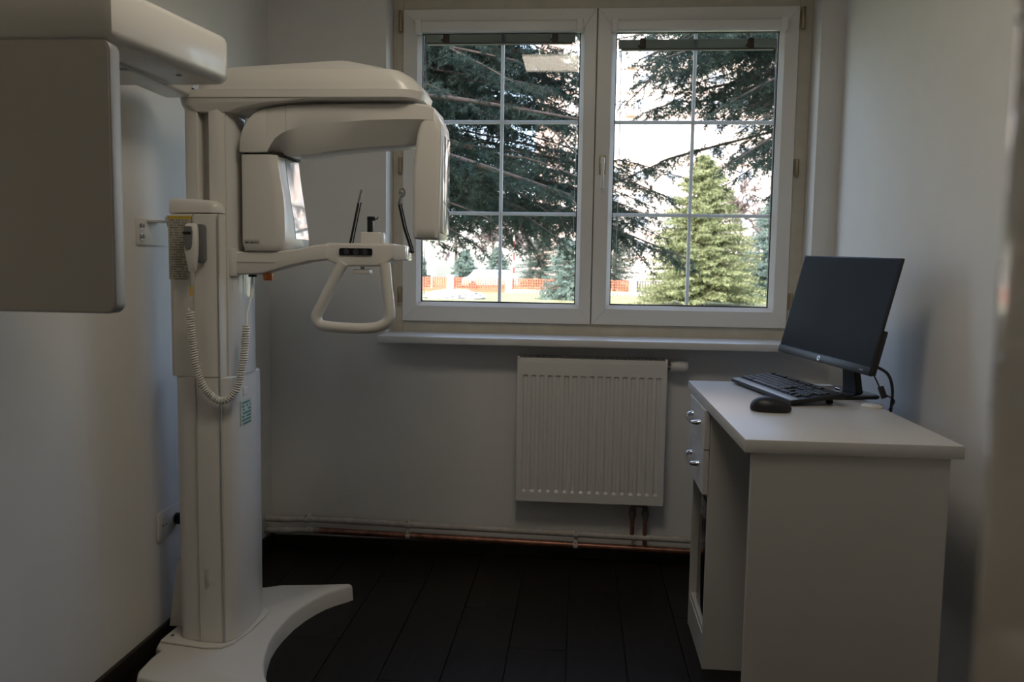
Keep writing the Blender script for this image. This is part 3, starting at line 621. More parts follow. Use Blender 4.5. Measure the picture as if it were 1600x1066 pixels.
for z0_, z1_ in ((.546, .680), (.683, top-.002)):
    b = B(); box(b, CX0-.018, CX0-.001, CY0, CY1, z0_, z1_, .0012, 1); box(b, CX0, CX1-.05, CY0+.025, CY1-.025, z0_+.015, z1_-.02); dr = obj('drawer', b, m_desk, cb, 30)
    zc = (z0_+z1_)/2 + .008; yc = (CY0+CY1)/2
    pth = [(CX0-.018, yc+.080, zc), (CX0-.030, yc+.078, zc-.001), (CX0-.040, yc+.060, zc-.003), (CX0-.045, yc+.02, zc-.004), (CX0-.045, yc-.02, zc-.004), (CX0-.040, yc-.060, zc-.003), (CX0-.030, yc-.078, zc-.001), (CX0-.018, yc-.080, zc)]
    b = B(); tube(b, smooth_path(pth, 5), [.0052 + .0035*min(1, abs(q-17.5)/17.5) for q in range(36)], 10); obj('handle', b, m_chrome, dr, 60, 'bowed chrome handle')
tw = thing('computer_tower', 'black computer tower standing in the open bay of the desk cabinet', 'computer', (.60, -.80, .116))
b = B(); box(b, .415, .80, CY0+.075, CY0+.245, .118, .505, .012, 3); obj('case', b, m_black, tw)
b = B(); box(b, .409, .418, CY0+.083, CY0+.237, .128, .495, .006, 2); obj('front_bezel', b, m_blackg, tw)
b = B(); cyl(b, (.409, CY0+.16, .46), (-1, 0, 0), .008, .002, 16); obj('power_button', b, m_grey, tw)
for yy in (.085, .225):
    for xx in (.46, .76):
        b = B(); cyl(b, (xx, CY0+yy, .116), (0, 0, 1), .01, .004, 12); obj('foot', b, m_black, tw)

# monitor
mo = thing('monitor', 'black flat monitor tilted back on its stand, facing left on the desk', 'monitor', (.845, -.74, DZ))
n_ = Vector((-math.sin(R(76.2))*math.cos(R(13.3)), -math.cos(R(76.2))*math.cos(R(13.3)), math.sin(R(13.3))))
r_ = Vector((math.cos(R(76.2)), -math.sin(R(76.2)), 0)); u_ = n_.cross(r_)
if u_.z < 0: u_ = -u_
a_ = R(-1.6); r2 = r_*math.cos(a_) + u_*math.sin(a_); u2 = u_*math.cos(a_) - r_*math.sin(a_)
MM = Matrix((r2, u2, n_)).transposed().to_4x4(); MM.translation = (.785, -.780, 1.1045)
HW, HH = .27, .1685
def mb(bm, *a, **k): box(bm, *a, mat=MM, **k); return bm
b = B(); mb(b, -HW, HW, -HH, HH, -.008, 0, b=.0015); obj('housing', b, m_mon, mo, 30)
b = B(); mb(b, -HW+.004, HW-.004, -HH+.026, HH-.004, -.001, .0008); obj('screen', b, m_screen, mo, 0, 'unlit dark screen')
b = B(); mb(b, -HW-.001, HW+.001, -HH-.001, -HH+.024, -.010, .0022, b=.0012); chin = obj('chin_strip', b, m_mon, mo, 30)
b = B(); mb(b, -HW+.012, HW+.001, -HH+.001, -HH*.22, -.022, -.007, b=.004); obj('rear_housing', b, m_mon, mo, 30)
b = B(); t = B(); cyl(t, (-.005, -HH+.0115, .0022), (0, 0, 1), .0078, .0006, 24); bmesh.ops.transform(t, matrix=MM, verts=t.verts); merge(b, t); obj('logo_disc', b, m_logo, chin, 0, 'round silver emblem')
cu = bpy.data.curves.new('lettering', 'FONT'); cu.body = 'hp'; cu.size = .0125; cu.align_x = 'CENTER'; cu.shear = .3; cu.extrude = .0002
to = bpy.data.objects.new('lettering_tmp', cu); COL.objects.link(to)
dg = bpy.context.evaluated_depsgraph_get(); me = bpy.data.meshes.new_from_object(to.evaluated_get(dg)); bpy.data.objects.remove(to)
me.transform(Matrix.Translation(-Vector(wl(mo))) @ MM @ Matrix.Translation((-.005, -HH+.0085, .0031))); me.materials.clear(); link_mesh('logo_lettering', me, m_black, chin)
b = B(); mb(b, HW-.05, HW-.032, -HH+.009, -HH+.0125, .0021, .0027); obj('model_mark', b, m_grey, chin, 0)
back = Vector((-n_.x, -n_.y, 0)).normalized(); side = Vector((r_.x, r_.y, 0)).normalized()
nc = Vector((.824, -.765, 0)) + back*.010
b = B(); rings = []
for zz, w_, d_, sh in ((DZ+.010, .040, .012, .030), (DZ+.06, .036, .011, .024), (DZ+.14, .031, .010, .012), (DZ+.25, .030, .010, .020)):
    c_ = nc + back*sh; rings.append([c_ + side*sx*w_ + back*sy*d_ + Vector((0, 0, zz)) for sx, sy in ((-1, -1), (1, -1), (1, 1), (-1, 1))])
loft(b, rings, .003, 1, ang=60); obj('stand_neck', b, m_mon, mo, 30)
b = B(); c_ = Vector((.822, -.742, 0)); rr_ = rrect(-.100, .115, -.085, .080, .022, 5)
loft(b, [[c_ + side*p[0]*f_ + back*p[1]*f_ + Vector((0, 0, zz)) for p in rr_] for zz, f_ in ((DZ, .97), (DZ+.004, 1), (DZ+.010, .99), (DZ+.013, .93))]); obj('stand_base', b, m_blackg, mo, 40)
b = B(); c_ = nc - back*.004; q_ = B(); box(b, -.012, .012, -.002, .003, -.004, .004, .001, mat=Matrix.Translation((c_.x-.022, c_.y-.02, DZ+.022)) @ Matrix.Rotation(R(-76), 4, 'Z')); obj('stand_badge', b, m_chrome, mo, 0, 'small shiny badge')
pb = MM @ Vector((HW-.03, -HH+.012, -.02)); pb2 = MM @ Vector((HW-.012, -HH+.03, -.02))
b = B(); tube(b, smooth_path([pb2, pb2+Vector((.03, -.012, -.02)), (pb2.x+.045, pb2.y-.012, DZ+.06), (.895, -.99, DZ-.01)], 7), .0042, 8); obj('video_cable', b, m_black, mo, 60)
b = B(); e_ = pb + Vector((.028, -.028, -.055)); tube(b, smooth_path([pb+Vector((0, 0, .01)), pb + Vector((.012, -.014, -.02)), e_, (.880, e_.y-.01, DZ+.03), (.892, -.985, DZ-.005)], 7), .0022, 8); cyl(b, e_+Vector((-.006, .004, .016)), (.35, -.15, -1), .0085, .034, 12, .001); obj('power_cable', b, m_black, mo, 60, 'thin cable with a ferrite lump')

# keyboard
KO = Vector((.525, -.545, DZ)); KU = Vector((.090, -.51, 0)).normalized(); KV = Vector((-KU.y, KU.x, 0)); KL, KD = .480, .165
kb = thing('keyboard', 'black full size computer keyboard on the desk before the monitor', 'keyboard', tuple(KO))
KM = Matrix((KU, KV, Vector((0, 0, 1)))).transposed().to_4x4(); KM.translation = KO
tilt = math.atan2(.020, KD)
KT = KM @ Matrix.Translation((0, 0, .004)) @ Matrix.Rotation(tilt, 4, 'X')
def kbox(bm, *a, **k): return box(bm, *a, mat=KT, **k)
b = B(); kbox(b, 0, KL, 0, KD, 0, .013, b=.004, seg=2); obj('base', b, m_black, kb, 40)
b = B(); kbox(b, .004, KL-.004, .003, .026, .012, .0142, b=.001); obj('palm_strip', b, m_strip_sheen, kb, 30, 'front strip with the pale window sheen painted in')
for xx in (.05, KL-.07):
    b = B(); kbox(b, xx, xx+.022, KD-.03, KD-.016, -.021, .004, b=.002); obj('foot', b, m_black, kb)
def keymesh(w, d):
    b = B(); loft(b, [[(sx*w/2*f_, sy*d/2*f_, zz) for sx, sy in ((-1, -1), (1, -1), (1, 1), (-1, 1))] for zz, f_ in ((0, 1), (.005, .9), (.0062, .82))])
    bmesh.ops.recalc_face_normals(b, faces=b.faces); me = bpy.data.meshes.new('key'); b.to_mesh(me); b.free(); me.materials.append(m_key); return me
KMs = {}
KT_loc = Matrix.Translation(-KO) @ KT
def key(xc, yc, w, d=.0165):
    kk = (round(w, 4), d)
    if kk not in KMs: KMs[kk] = keymesh(*kk)
    o = bpy.data.objects.new('key', KMs[kk]); COL.objects.link(o); o.parent = kb
    o.matrix_local = KT_loc @ Matrix.Translation((xc, yc, .0125))
U = .01995; x_ = .014
rows = [(.042, [1.25, 1.25, 1.25, 6.25, 1.25, 1.25, 1.25, 1.25]), (.061, [1.25]+[1]*11+[2.75]), (.080, [1.75]+[1]*11+[2.25]), (.099, [1.5]+[1]*12+[1.5]), (.118, [1]*13+[2])]
for yy, ws in rows:
    xx = x_
    for w in ws: key(xx+w*U/2, yy, w*U-.0018); xx += w*U
xx = x_
for i in range(13):
    key(xx+U/2, .143, U-.0018, .014); xx += U*(1.6 if i in (0, 4, 8) else 1)
nx = x_ + 15*U + .006
for i in range(3):
    key(nx+U*(i+.5), .118, U-.0018); key(nx+U*(i+.5), .099, U-.0018); key(nx+U*(i+.5), .042, U-.0018); key(nx+U*(i+.5), .143, U-.0018, .014)
key(nx+U*1.5, .061, U-.0018)
mx_ = nx + 3*U + .006
for j, yy in enumerate((.118, .099, .080, .061, .042)):
    for i in range(4):
        if (i == 3 and j in (2, 4)): continue
        if j == 4 and i == 1: continue
        key(mx_+U*(i+.5) - (U*.0 if not (j == 4 and i == 0) else 0), yy, U-.0018)
# mouse
ms = thing('computer_mouse', 'black computer mouse lying on the desk near its left edge', 'mouse', (.530, -1.115, DZ))
b = B(); t = B(); bmesh.ops.create_uvsphere(t, u_segments=28, v_segments=16, radius=1)
for v in t.verts:
    x0_, y0_, z0_ = v.co; k_ = abs(x0_)
    v.co = Vector((x0_*.055, y0_*.032*(1 - .12*x0_), max(z0_, -.32)*(.031 - .006*x0_)))
    v.co.z += .32*.031 if z0_ > -.32 else .32*(.031-.006*x0_)
    v.co.z = max(v.co.z, 0)
MT = Matrix.Translation((.530, -1.112, DZ)) @ Matrix.Rotation(R(-14), 4, 'Z')
bmesh.ops.transform(t, matrix=MT, verts=t.verts); merge(b, t); obj('shell', b, m_black, ms, 60)
b = B(); box(b, -.040, -.022, -.003, .003, .026, .0325, .002, mat=MT); obj('scroll_wheel', b, m_grey, ms)
b = B(); box(b, -.034, -.004, -.0006, .0006, .026, .0366, mat=MT); obj('button_seam', b, m_dark, ms, 0)

# ============================================================ DOOR (open leaf right beside the camera) AND CEILING PANEL
b = B(); prism(b, [(.139, -3.13), (.140, -3.122), (.1425, -3.115), (.147, -3.111), (.153, -3.11), (.176, -3.11), (.180, -3.114), (.180, -3.93), (.139, -3.93)], .006, 2.02, 'z', 0); dl = struct('door_1', b, m_door, None, 50)
b = B(); box(b, .10, .139, -3.25, -3.235, 1.0, 1.012, .003); 
b.free()
b = B(); box(b, .135, .20, -4.05, -3.935, 0, 2.06, .004); struct('trim_2', b, m_jamb)
cl = thing('ceiling_light', 'square lit panel lamp on the ceiling, mirrored in the left window pane', 'lamp', (-.11, -1.88, ZC))
b = B(); pz = ZC-.028
for (a0, a1, c0, c1) in ((-.42, .20, -2.115, -2.10), (-.42, .20, -1.665, -1.65), (-.42, -.405, -2.10, -1.665), (.185, .20, -2.10, -1.665)): box(b, a0, a1, c0, c1, pz, ZC, .002, 1)
obj('frame', b, m_white, cl, 30)
b = B(); box(b, -.405, .185, -2.10, -1.665, pz+.003, pz+.010); obj('diffuser', b, m_panel, cl, 0, 'lit diffuser')

# ============================================================ OUTDOORS
b = B(); box(b, -80, 90, .34, 110, -.9, -.4); g_ = struct('ground', b, m_grass)
rng = np.random.default_rng(7)
def nrm(a): return a/np.maximum(np.linalg.norm(a, axis=-1, keepdims=True), 1e-9)
def needles(P0, P1, per_m, ln, wd, lean=.9):
    """triangles along twigs"""
    L = np.linalg.norm(P1-P0, axis=1); cnt = np.maximum(2, (L*per_m).astype(int)); idx = np.repeat(np.arange(len(L)), cnt)
    t = rng.random(len(idx))[:, None]; base = P0[idx] + (P1-P0)[idx]*t; d = nrm((P1-P0)[idx])
    rv = rng.normal(size=base.shape); pr_ = nrm(rv - d*(rv*d).sum(1, keepdims=True)); dr = nrm(d*lean*rng.uniform(.3, 1.2, (len(idx), 1)) + pr_)
    w = nrm(np.cross(dr, rng.normal(size=base.shape)))*wd*.5; l = ln*rng.uniform(.6, 1.2, (len(idx), 1))
    V = np.empty((len(idx), 3, 3)); V[:, 0] = base-w; V[:, 1] = base+w; V[:, 2] = base+dr*l
    return V.reshape(-1, 3)
def branch_twigs(path, f0, lat_len, step, sub_step, sub_len, droop):
    P = np.array([tuple(p) for p in path]); n = len(P); seg = np.linalg.norm(np.diff(P, axis=0), axis=1); L = seg.sum(); cum = np.r_[0, np.cumsum(seg)]
    A, Bt = [], []
    s = L*f0; k = 0
    while s < L:
        i = min(np.searchsorted(cum, s)-1, n-2); i = max(i, 0); p = P[i] + (P[i+1]-P[i])*((s-cum[i])/max(seg[i], 1e-6)); d = nrm(P[i+1]-P[i])
        sd = np.cross(d, [0, 0, 1]); sd = nrm(sd)*(1 if k % 2 else -1)
        tt = (s/L - f0)/(1-f0); ll = lat_len*(1.05 - .75*tt)*rng.uniform(.55, 1.15)
        dd = nrm(d*rng.uniform(.4, .9) + sd*rng.uniform(.5, 1) + np.array([0, 0, rng.uniform(-.75, .25)]) + rng.normal(size=3)*.15)
        q = p.copy(); m = max(2, int(ll/.10)); stp = ll/m
        for j in range(m):
            dd = nrm(dd + np.array([0, 0, -droop*.12]) + rng.normal(size=3)*.06); q2 = q + dd*stp; A.append(q); Bt.append(q2)
            h = rng.uniform(0, sub_step)
            while h < stp:
                c = q + dd*h; sgn = rng.choice([-1, 1]); s2 = nrm(np.cross(dd, [0, 0, 1]))*sgn
                d2 = nrm(dd*.7 + s2*.8 + np.array([0, 0, rng.uniform(-.6, .15)]) + rng.normal(size=3)*.2)
                A.append(c); Bt.append(c + d2*sub_len*rng.uniform(.5, 1.2)*(1-.5*j/m)); h += sub_step
            q = q2
        s += step*rng.uniform(.6, 1.3); k += 1
    A.append(P[-2]); Bt.append(P[-1])
    return np.array(A), np.array(Bt)
def near_tree(name, label, cat, tx, ty, h, br, mat, per_m=150):
    t = thing(name, label, cat, (tx, ty, -.4), 'big conifers right outside the window')
    b = B(); tube(b, smooth_path([(tx, ty, -.4), (tx+.05, ty, h*.4), (tx-.03, ty+.05, h*.75), (tx, ty, h)], 5), [.24*(1-.92*i/15) for i in range(16)], 12); obj('trunk', b, m_bark, t, 60)
    Vs = []
    for (p0, p1, r0, f0, ll, sag) in br:
        p0, p1 = Vector(p0), Vector(p1); tr = Vector((tx, ty, p0.z + .35 + .12*abs(p0.x-tx)))
        mid = p0.lerp(p1, .5) + Vector((0, 0, sag)); path = smooth_path([tr, p0, mid, p1], 7); nn = len(path)
        b = B(); tube(b, path, [r0*(1.15 - i/(nn-1)) + .003 for i in range(nn)], 8); obj('branch', b, m_bark, t, 60)
        A, Bt = branch_twigs(path, f0, ll, .075, .05, .19, .9); Vs.append(needles(A, Bt, per_m, .042, .0105))
        tw_.append((A, Bt))
    np_mesh('foliage', np.concatenate(Vs), None, mat, t, 'stuff')
    # twig wood
    return t
tw_ = []
Lb = [((-2.43, 5.5, 3.14), (.10, 4.9, 2.66), .045, .45, .55, .02), ((-2.29, 5.0, 2.58), (-.10, 4.4, 1.90), .045, .60, .50, .03), ((-2.56, 6, 3.77), (-.70, 5.4, 3.37), .03, .25, .7, .05),
      ((-2.39, 6.5, 3.60), (-1.0, 5.9, 3.70), .02, .25, .6, .03), ((-2.56, 6, 2.10), (-1.0, 5.4, 1.38), .02, .45, .55, .08), ((-1.6, 6.5, 2.30), (-.02, 5.9, 1.32), .02, .35, .62, .1),
      ((-2.08, 6.5, 4.2), (-.05, 5.9, 3.25), .025, .3, .65, .08), ((-2.31, 6.2, 2.65), (-.45, 5.6, 2.42), .02, .42, .5, .05), ((-2.51, 7, 4.43), (.0, 6.4, 4.0), .025, .3, .75, .05), ((-.95, 6.2, 2.0), (-.4, 5.6, 1.25), .015, .5, .5, .04),
      ((-2.83, 7, 1.95), (-1.55, 6.4, 1.45), .02, .4, .5, .05), ((-.66, 6, 3.0), (-.0, 5.4, 2.34), .018, .4, .55, .04), ((-.9, 6.4, 3.1), (-.1, 6.0, 2.75), .018, .4, .6, .04), ((-1.9, 7.2, 3.3), (-.9, 7.0, 2.9), .018, .4, .55, .04),
      ((-.5, 6.8, 1.95), (1.22, 5.9, 1.33), .02, .45, .55, .05), ((-.25, 7, 2.25), (.77, 6.4, 1.28), .02, .45, .6, .1), ((-.4, 6.6, 2.1), (-.15, 6.1, 1.55), .015, .55, .5, .05), ((-1.2, 6.9, 2.05), (-.75, 6.6, 1.42), .015, .5, .5, .05)]
rb = random.Random(11)
for q in range(38):
    x1 = rb.uniform(-1.75, .15); z1 = rb.uniform(1.45 + .12*max(0, -x1), 4.0); y1 = rb.uniform(4.8, 7.6); l_ = rb.uniform(.9, 1.5)
    Lb.append(((x1-l_, y1+rb.uniform(.2, .8), z1+l_*rb.uniform(.25, .6)), (x1, y1, z1), .014, .5, rb.uniform(.4, .6), .05))
for q in range(26):
    x1 = rb.uniform(-.75, .12); z1 = rb.uniform(2.85, 3.9); y1 = rb.uniform(5.2, 7.6); l_ = rb.uniform(.7, 1.2)
    Lb.append(((x1-l_, y1+rb.uniform(.2, .8), z1+l_*rb.uniform(.2, .5)), (x1, y1, z1), .010, .45, rb.uniform(.45, .6), .05))
for q in range(16):
    x1 = rb.uniform(.35, 1.35); z1 = rb.uniform(1.25, 2.35) - .25*max(0, x1-.8); y1 = rb.uniform(6.0, 8.2); l_ = rb.uniform(.9, 1.5)
    Lb.append(((x1-l_, y1+rb.uniform(.2, .8), z1+l_*rb.uniform(.2, .5)), (x1, y1, z1), .010, .4, rb.uniform(.4, .6), .05))
near_tree('conifer_tree', 'big dark conifer whose thick bare limbs cross the left window pane', 'tree', -4.3, 6.6, 9, Lb, m_needle)
Rb = [((2.49, 5.5, 3.86), (.53, 4.9, 3.18), .022, .25, .55, .06), ((2.6, 5.8, 3.49), (1.2, 5.2, 2.75), .022, .25, .5, .06), ((2.45, 5.2, 2.84), (1.32, 4.6, 2.18), .02, .3, .45, .05), ((2.57, 5.5, 2.32), (1.74, 4.9, 1.9), .018, .3, .42, .05),
      ((2.41, 6.2, 4.14), (1.11, 5.6, 3.28), .02, .25, .6, .06), ((1.31, 6.2, 3.8), (.42, 5.6, 2.95), .015, .55, .45, .05), ((2.66, 6.6, 4.04), (1.65, 6, 3.27), .02, .25, .6, .06), ((2.91, 7, 4.38), (.33, 6.4, 3.85), .02, .25, .6, .05),
      ((1.39, 7, 2.68), (.26, 6.4, 2.16), .014, .6, .36, .03), ((2.5, 6.8, 3.1), (1.75, 6.2, 2.6), .018, .3, .55, .05), ((2.45, 5.8, 2.7), (1.8, 5.3, 2.35), .016, .3, .5, .05)]
for q in range(48):
    x1 = rb.uniform(.55, 2.2); z1 = rb.uniform(2.2 if x1 > 1.5 else 2.95, 4.0); y1 = rb.uniform(4.8, 7.2); l_ = rb.uniform(.7, 1.2)
    Rb.append(((x1+l_, y1+rb.uniform(.2, .8), z1+l_*rb.uniform(.25, .6)), (x1, y1, z1), .012, .5, rb.uniform(.35, .5), .05))
near_tree('conifer_tree', 'dark conifer reaching in from the right across the upper right window pane', 'tree', 4.4, 6.4, 9, Rb, m_needle)

def far_tree(name, label, x, y, h, r, mat, nb, crown0=.06, per_m=26, grp='conifers standing on the lawn', ln=.11, wd=.035):
    t = thing(name, label, 'tree', (x, y, -.4), grp)
    b = B(); tube(b, [(x, y, -.4), (x, y, h*.5), (x, y, h-.4)], [.16, .10, .02], 8); obj('trunk', b, m_bark, t, 60)
    A, Bt = [], []
    for i in range(nb):
        f = (i+.5)/nb; z = -.4 + h*(crown0 + (1-crown0)*f); rr = r*(1-f)**.7*rng.uniform(.75, 1.1) + .08; a = rng.uniform(0, 2*math.pi)
        d = np.array([math.cos(a), math.sin(a), -.12 + .35*f]); p = np.array([x, y, z]); q = p + d*rr; sd = np.array([-math.sin(a), math.cos(a), 0])
        n = max(3, int(rr/.16))
        for j in range(n):
            c = p + (q-p)*(j+.6)/n; A.append(p + (q-p)*j/n); Bt.append(p + (q-p)*(j+1)/n)
            for s in (-1, 1):
                l = (.16 + .32*rr*(1 - j/n)*.5)*rng.uniform(.6, 1.2); e = c + (nrm(d)*.6 + sd*s*.8 + np.array([0, 0, rng.uniform(-.5, .05)]))*l; A.append(c); Bt.append(e)
    np_mesh('foliage', needles(np.array(A), np.array(Bt), per_m, ln, wd), None, mat, t, 'stuff')
    return t
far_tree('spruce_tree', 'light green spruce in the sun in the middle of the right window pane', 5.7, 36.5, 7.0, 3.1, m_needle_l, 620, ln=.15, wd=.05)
far_tree('spruce_tree', 'bluish spruce at the right edge of the right window pane', 10.5, 43.2, 5.6, 2.5, m_needle_b, 380, ln=.14, wd=.05)
far_tree('spruce_tree', 'small bluish spruce by the fence at the right of the left window pane', -.75, 40, 3.2, 1.5, m_needle_b, 260, ln=.13, wd=.045)
far_tree('spruce_tree', 'green spruce behind the fence seen past the thick limbs in the left pane', -3.0, 62, 6.0, 2.6, m_needle, 200)
far_tree('spruce_tree', 'dark spruce behind the fence left of the light green one', 2.4, 56, 5.4, 2.3, m_needle, 200)
# bare trees behind the fence
def bare_tree(x, y, h, label):
    t = thing('bare_tree', label, 'tree', (x, y, -.4), 'bare winter trees behind the fence')
    b = B(); tube(b, [(x, y, -.4), (x, y, h*.4), (x+.1, y, h*.7)], [.16, .11, .04], 7)
    obj('trunk', b, m_bark, t, 60)
    A, Bt = [], []
    def grow(p, d, l, lev):
        q = p + d*l; A.append(p); Bt.append(q)
        if lev == 0: return
        for i in range(4): grow(p + (q-p)*rng.uniform(.4, 1), nrm(d + rng.normal(size=3)*.55 + np.array([0, 0, .12])), l*rng.uniform(.5, .75), lev-1)
    for i in range(9): grow(np.array([x, y, h*rng.uniform(.2, .6)]), nrm(np.array([rng.normal(), rng.normal(), 1.1])), h*.24, 4)
    A, Bt = np.array(A), np.array(Bt); d = nrm(Bt-A); w = nrm(np.cross(d, rng.normal(size=A.shape)))*.085
    V = np.empty((len(A), 3, 3)); V[:, 0] = A-w; V[:, 1] = A+w; V[:, 2] = Bt
    np_mesh('twigs', V.reshape(-1, 3), None, m_twig, t, 'stuff')
bare_tree(-10.5, 66, 8, 'bare greyish tree behind the fence at the far left of the left pane')
bare_tree(-4.6, 72, 9, 'bare greyish tree behind the fence near the middle of the left pane')
bare_tree(-18.5, 80, 9, 'bare greyish tree behind the fence hidden mostly by the white machine arm')
bare_tree(-9.5, 86, 9, 'bare greyish tree between the two other bare trees of the left pane')
bare_tree(12.5, 66, 8.5, 'bare tree behind the fence at the right side of the right pane')
for xx, yy, hh, lab in ((-13.0, 61.5, 3.2, 'evergreen bush behind the fence at the far left edge of the left pane'), (-9.3, 62.8, 2.9, 'evergreen bush behind the fence just left of the parked silver car'),
                        (-7.0, 66.0, 3.3, 'evergreen bush rising behind the tail of the parked silver car'), (9.0, 63, 3.0, 'evergreen bush behind the fence hidden mostly by the light green spruce')):
    far_tree('bush', lab, xx, yy, hh, 1.45, m_needle_b, 190, .02, 24, 'evergreen shrubs behind the fence', .18, .08)['category'] = 'bush'
# fence
fa, fb = Vector((-14, 52, -.4)), Vector((15.5, 46.2, -.4)); fd = (fb-fa).normalized(); fl = (fb-fa).length; fn = Vector((-fd.y, fd.x, 0))
fe = thing('fence', 'low brick red lattice fence with pale pillars along the far side of the lawn', 'fence', tuple(fa))
FM = Matrix((fd, fn, Vector((0, 0, 1)))).transposed().to_4x4(); FM.translation = fa
npil = 7; gap = 4.02; s0 = 1.55
for i in range(npil):
    s = s0 + i*gap
    b = B(); box(b, s-.22, s+.22, -.2, .2, 0, 1.02, .01, 1, FM); box(b, s-.26, s+.26, -.24, .24, 1.02, 1.08, .01, 1, FM); obj('pillar', b, m_conc, fe, 0, 'pale grey pillar')
for i in range(-1, npil):
    a, c = s0 + i*gap + .22, s0 + (i+1)*gap - .22
    if a < 0: a = 0
    c = min(c, fl)
    dark = i >= 4
    b = B(); z0_, z1_ = (.22, .94); st_ = .165
    box(b, a, c, -.05, .05, z0_, z0_+.05, mat=FM); box(b, a, c, -.05, .05, z1_-.06, z1_, mat=FM)
    q = a
    while q < c:
        box(b, q, min(q+.06, c), -.04, .04, z0_+.05, z1_-.06, mat=FM); q += st_
    if not dark:
        zz = z0_ + .05 + .105
        while zz < z1_-.08: box(b, a, c, -.03, .03, zz, zz+.055, mat=FM); zz += st_
    obj('lattice_panel', b, m_iron if dark else m_brick, fe, 0, 'dark iron bar panel' if dark else 'brick red lattice panel')
    b = B()
    if i < 2: box(b, a, c, -.06, .06, 0, .2, mat=FM)
    else:
        q = a; box(b, a, c, -.05, .05, .17, .22, mat=FM)
        while q < c-.05: box(b, q, q+.10, -.05, .05, 0, .17, mat=FM); q += .24
    obj('plinth', b, m_brick if i < 2 else m_lattice, fe, 0, 'low white arcade under the panel' if i >= 2 else None)
# cars behind the fence
def car(x, y, ln, h, mat, label, van=False):
    t = thing('van' if van else 'car', label, 'van' if van else 'car', (x, y, -.4))
    z = -.4; w = 1.75
    pr_ = [(0, .35), (0, .85), (.12*ln, .95), (.22*ln, h), (.78*ln, h), (.97*ln, .95), (ln, .6), (ln, .35)] if not van else [(0, .35), (0, h*.9), (.05*ln, h), (.80*ln, h), (.92*ln, 1.15), (ln, 1.0), (ln, .35)]
    b = B(); prism(b, [(x + p[0], z + p[1]) for p in pr_], y-w/2, y+w/2, 'y', .06, 2); obj('body', b, mat, t, 40)
    gl = [(.18*ln, .97), (.245*ln, h-.08), (.76*ln, h-.08), (.90*ln, .97)] if not van else [(.62*ln, 1.15), (.62*ln, h-.15), (.80*ln, h-.15), (.88*ln, 1.15)]
    b = B(); prism(b, [(x + p[0], z + p[1]) for p in gl], y-w/2-.015, y-w/2+.05, 'y', .01, 1); obj('side_window', b, m_winglass, t, 0)
    for f in (.2, .8):
        for yy in (y-w/2-.02, y+w/2-.18):
            b = B(); cyl(b, (x+f*ln, yy, z+.31), (0, 1, 0), .31, .2, 18, .03); obj('wheel', b, m_tyre, t, 40)
car(-8.6, 57, 4.2, 1.45, m_silver, 'silver car parked behind the fence, seen under the hanging branches of the left pane')
car(8.0, 50.6, 3.6, 1.4, m_red, 'red car parked behind the dark fence at the right of the right pane')
car(12.2, 51.2, 4.6, 1.9, m_blue, 'dark blue van parked behind the fence beside the red car', True)
# sign board, posts
t = thing('sign_board', 'white board on a short post behind the fence at the left of the left pane', 'sign', (-10.4, 54, -.4))
b = B(); box(b, -10.44, -10.36, 53.96, 54.04, -.4, 1.2); obj('post', b, m_conc, t, 0); b = B(); box(b, -10.7, -10.1, 53.9, 53.95, .65, 1.95, .01, 1); obj('board', b, m_white, t, 0)
t = thing('street_post', 'thin red and white striped post behind the fence under the left pane branches', 'post', (-4.35, 50.6, -.4))
for i in range(9):
    b = B(); cyl(b, (-4.35, 50.6, -.4 + i*.42), (0, 0, 1), .05, .42, 8); obj('band', b, m_red if i % 2 else m_white, t, 0)
t = thing('white_post', 'white post at the left edge of the left pane', 'post', (-11.55, 53.5, -.4)); b = B(); box(b, -11.64, -11.46, 53.44, 53.56, -.4, 2.2, .01, 1); obj('shaft', b, m_white, t, 0); b = B(); box(b, -11.68, -11.42, 53.4, 53.6, 2.2, 2.25); obj('cap', b, m_conc, t, 0)
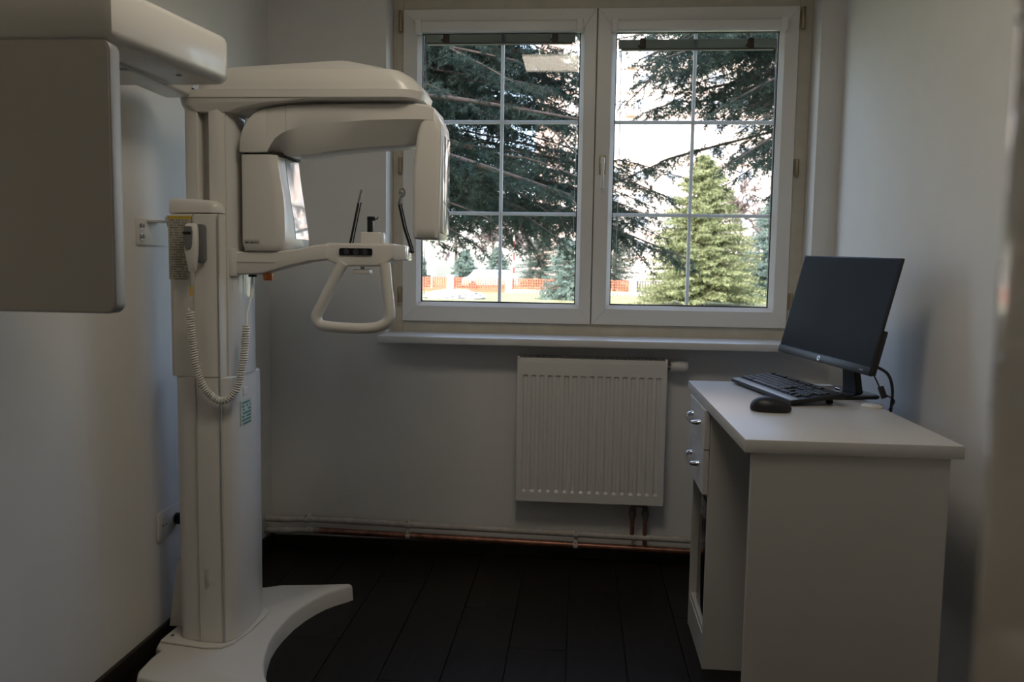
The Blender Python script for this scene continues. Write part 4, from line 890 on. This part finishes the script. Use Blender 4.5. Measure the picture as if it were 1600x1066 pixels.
# low ground cover mound
b = B(); bmesh.ops.create_icosphere(b, subdivisions=4, radius=1)
for v in b.verts:
    v.co = Vector((v.co.x*1.6, v.co.y*1.0, max(v.co.z, -.1)*.42)) * (1 + .08*math.sin(v.co.x*23 + v.co.y*17) + .06*math.sin(v.co.z*31 + v.co.x*11)) + Vector((-6.5, 39, -.36))
o = obj('low_shrub', b, m_gravel, None, 60, None, (-6.5, 39, -.4)); tag(o, 'low greyish shrub mound on the lawn at the lower left of the left pane', 'shrub')
# apartment block
ap = thing('apartment_block', 'tall white and pink apartment block behind the trees', 'building', (14, 103, -.4))
BX0, BX1, BY, FLH = -4.9, 34.0, 97.0, 2.78
b = B(); box(b, BX0, BX1, BY, BY+12, -.4, 38); obj('wall', b, m_facade, ap, 0)
b = B(); box(b, BX0-.8, BX0+2.2, BY-.4, BY+12, -.4, 38); obj('stair_tower', b, m_facade_p, ap, 0, 'pink stair tower')
b = B(); box(b, 12.35, 13.1, BY-.25, BY, -.4, 38); obj('wall_strip', b, m_facade_p, ap, 0, 'narrow pink strip')
for i in range(13):
    z = 2.5 + i*FLH + .02
    b = B(); box(b, BX0+2.2, 12.35, BY-.12, BY, z, z+.22); box(b, 13.1, BX1, BY-.12, BY, z, z+.22); obj('floor_band', b, m_facade_p, ap, 0, 'pink floor band')
    for xx in (-1.2, 2.7, 6.2, 9.9, 14.6, 18.2, 22, 26, 30):
        if xx > 24 and False: continue
        b = B(); box(b, xx-.06, xx+1.72, BY-.1, BY-.02, z+.98, z+2.20); w_ = obj('window', b, m_white, ap, 0)
        for f in (0, .86):
            b = B(); box(b, xx+.02+f, xx+.78+f, BY-.13, BY-.09, z+1.06, z+2.12); obj('pane', b, m_winglass, w_, 0)
    for xx in (3.9, 16.2):
        if i % 2 == 0:
            b = B(); box(b, xx+1.0, xx+2.0, BY-1.2, BY, z+.1, z+.24); box(b, xx+1.0, xx+2.0, BY-1.2, BY-1.12, z+.24, z+1.15); obj('balcony', b, m_facade, ap, 0)
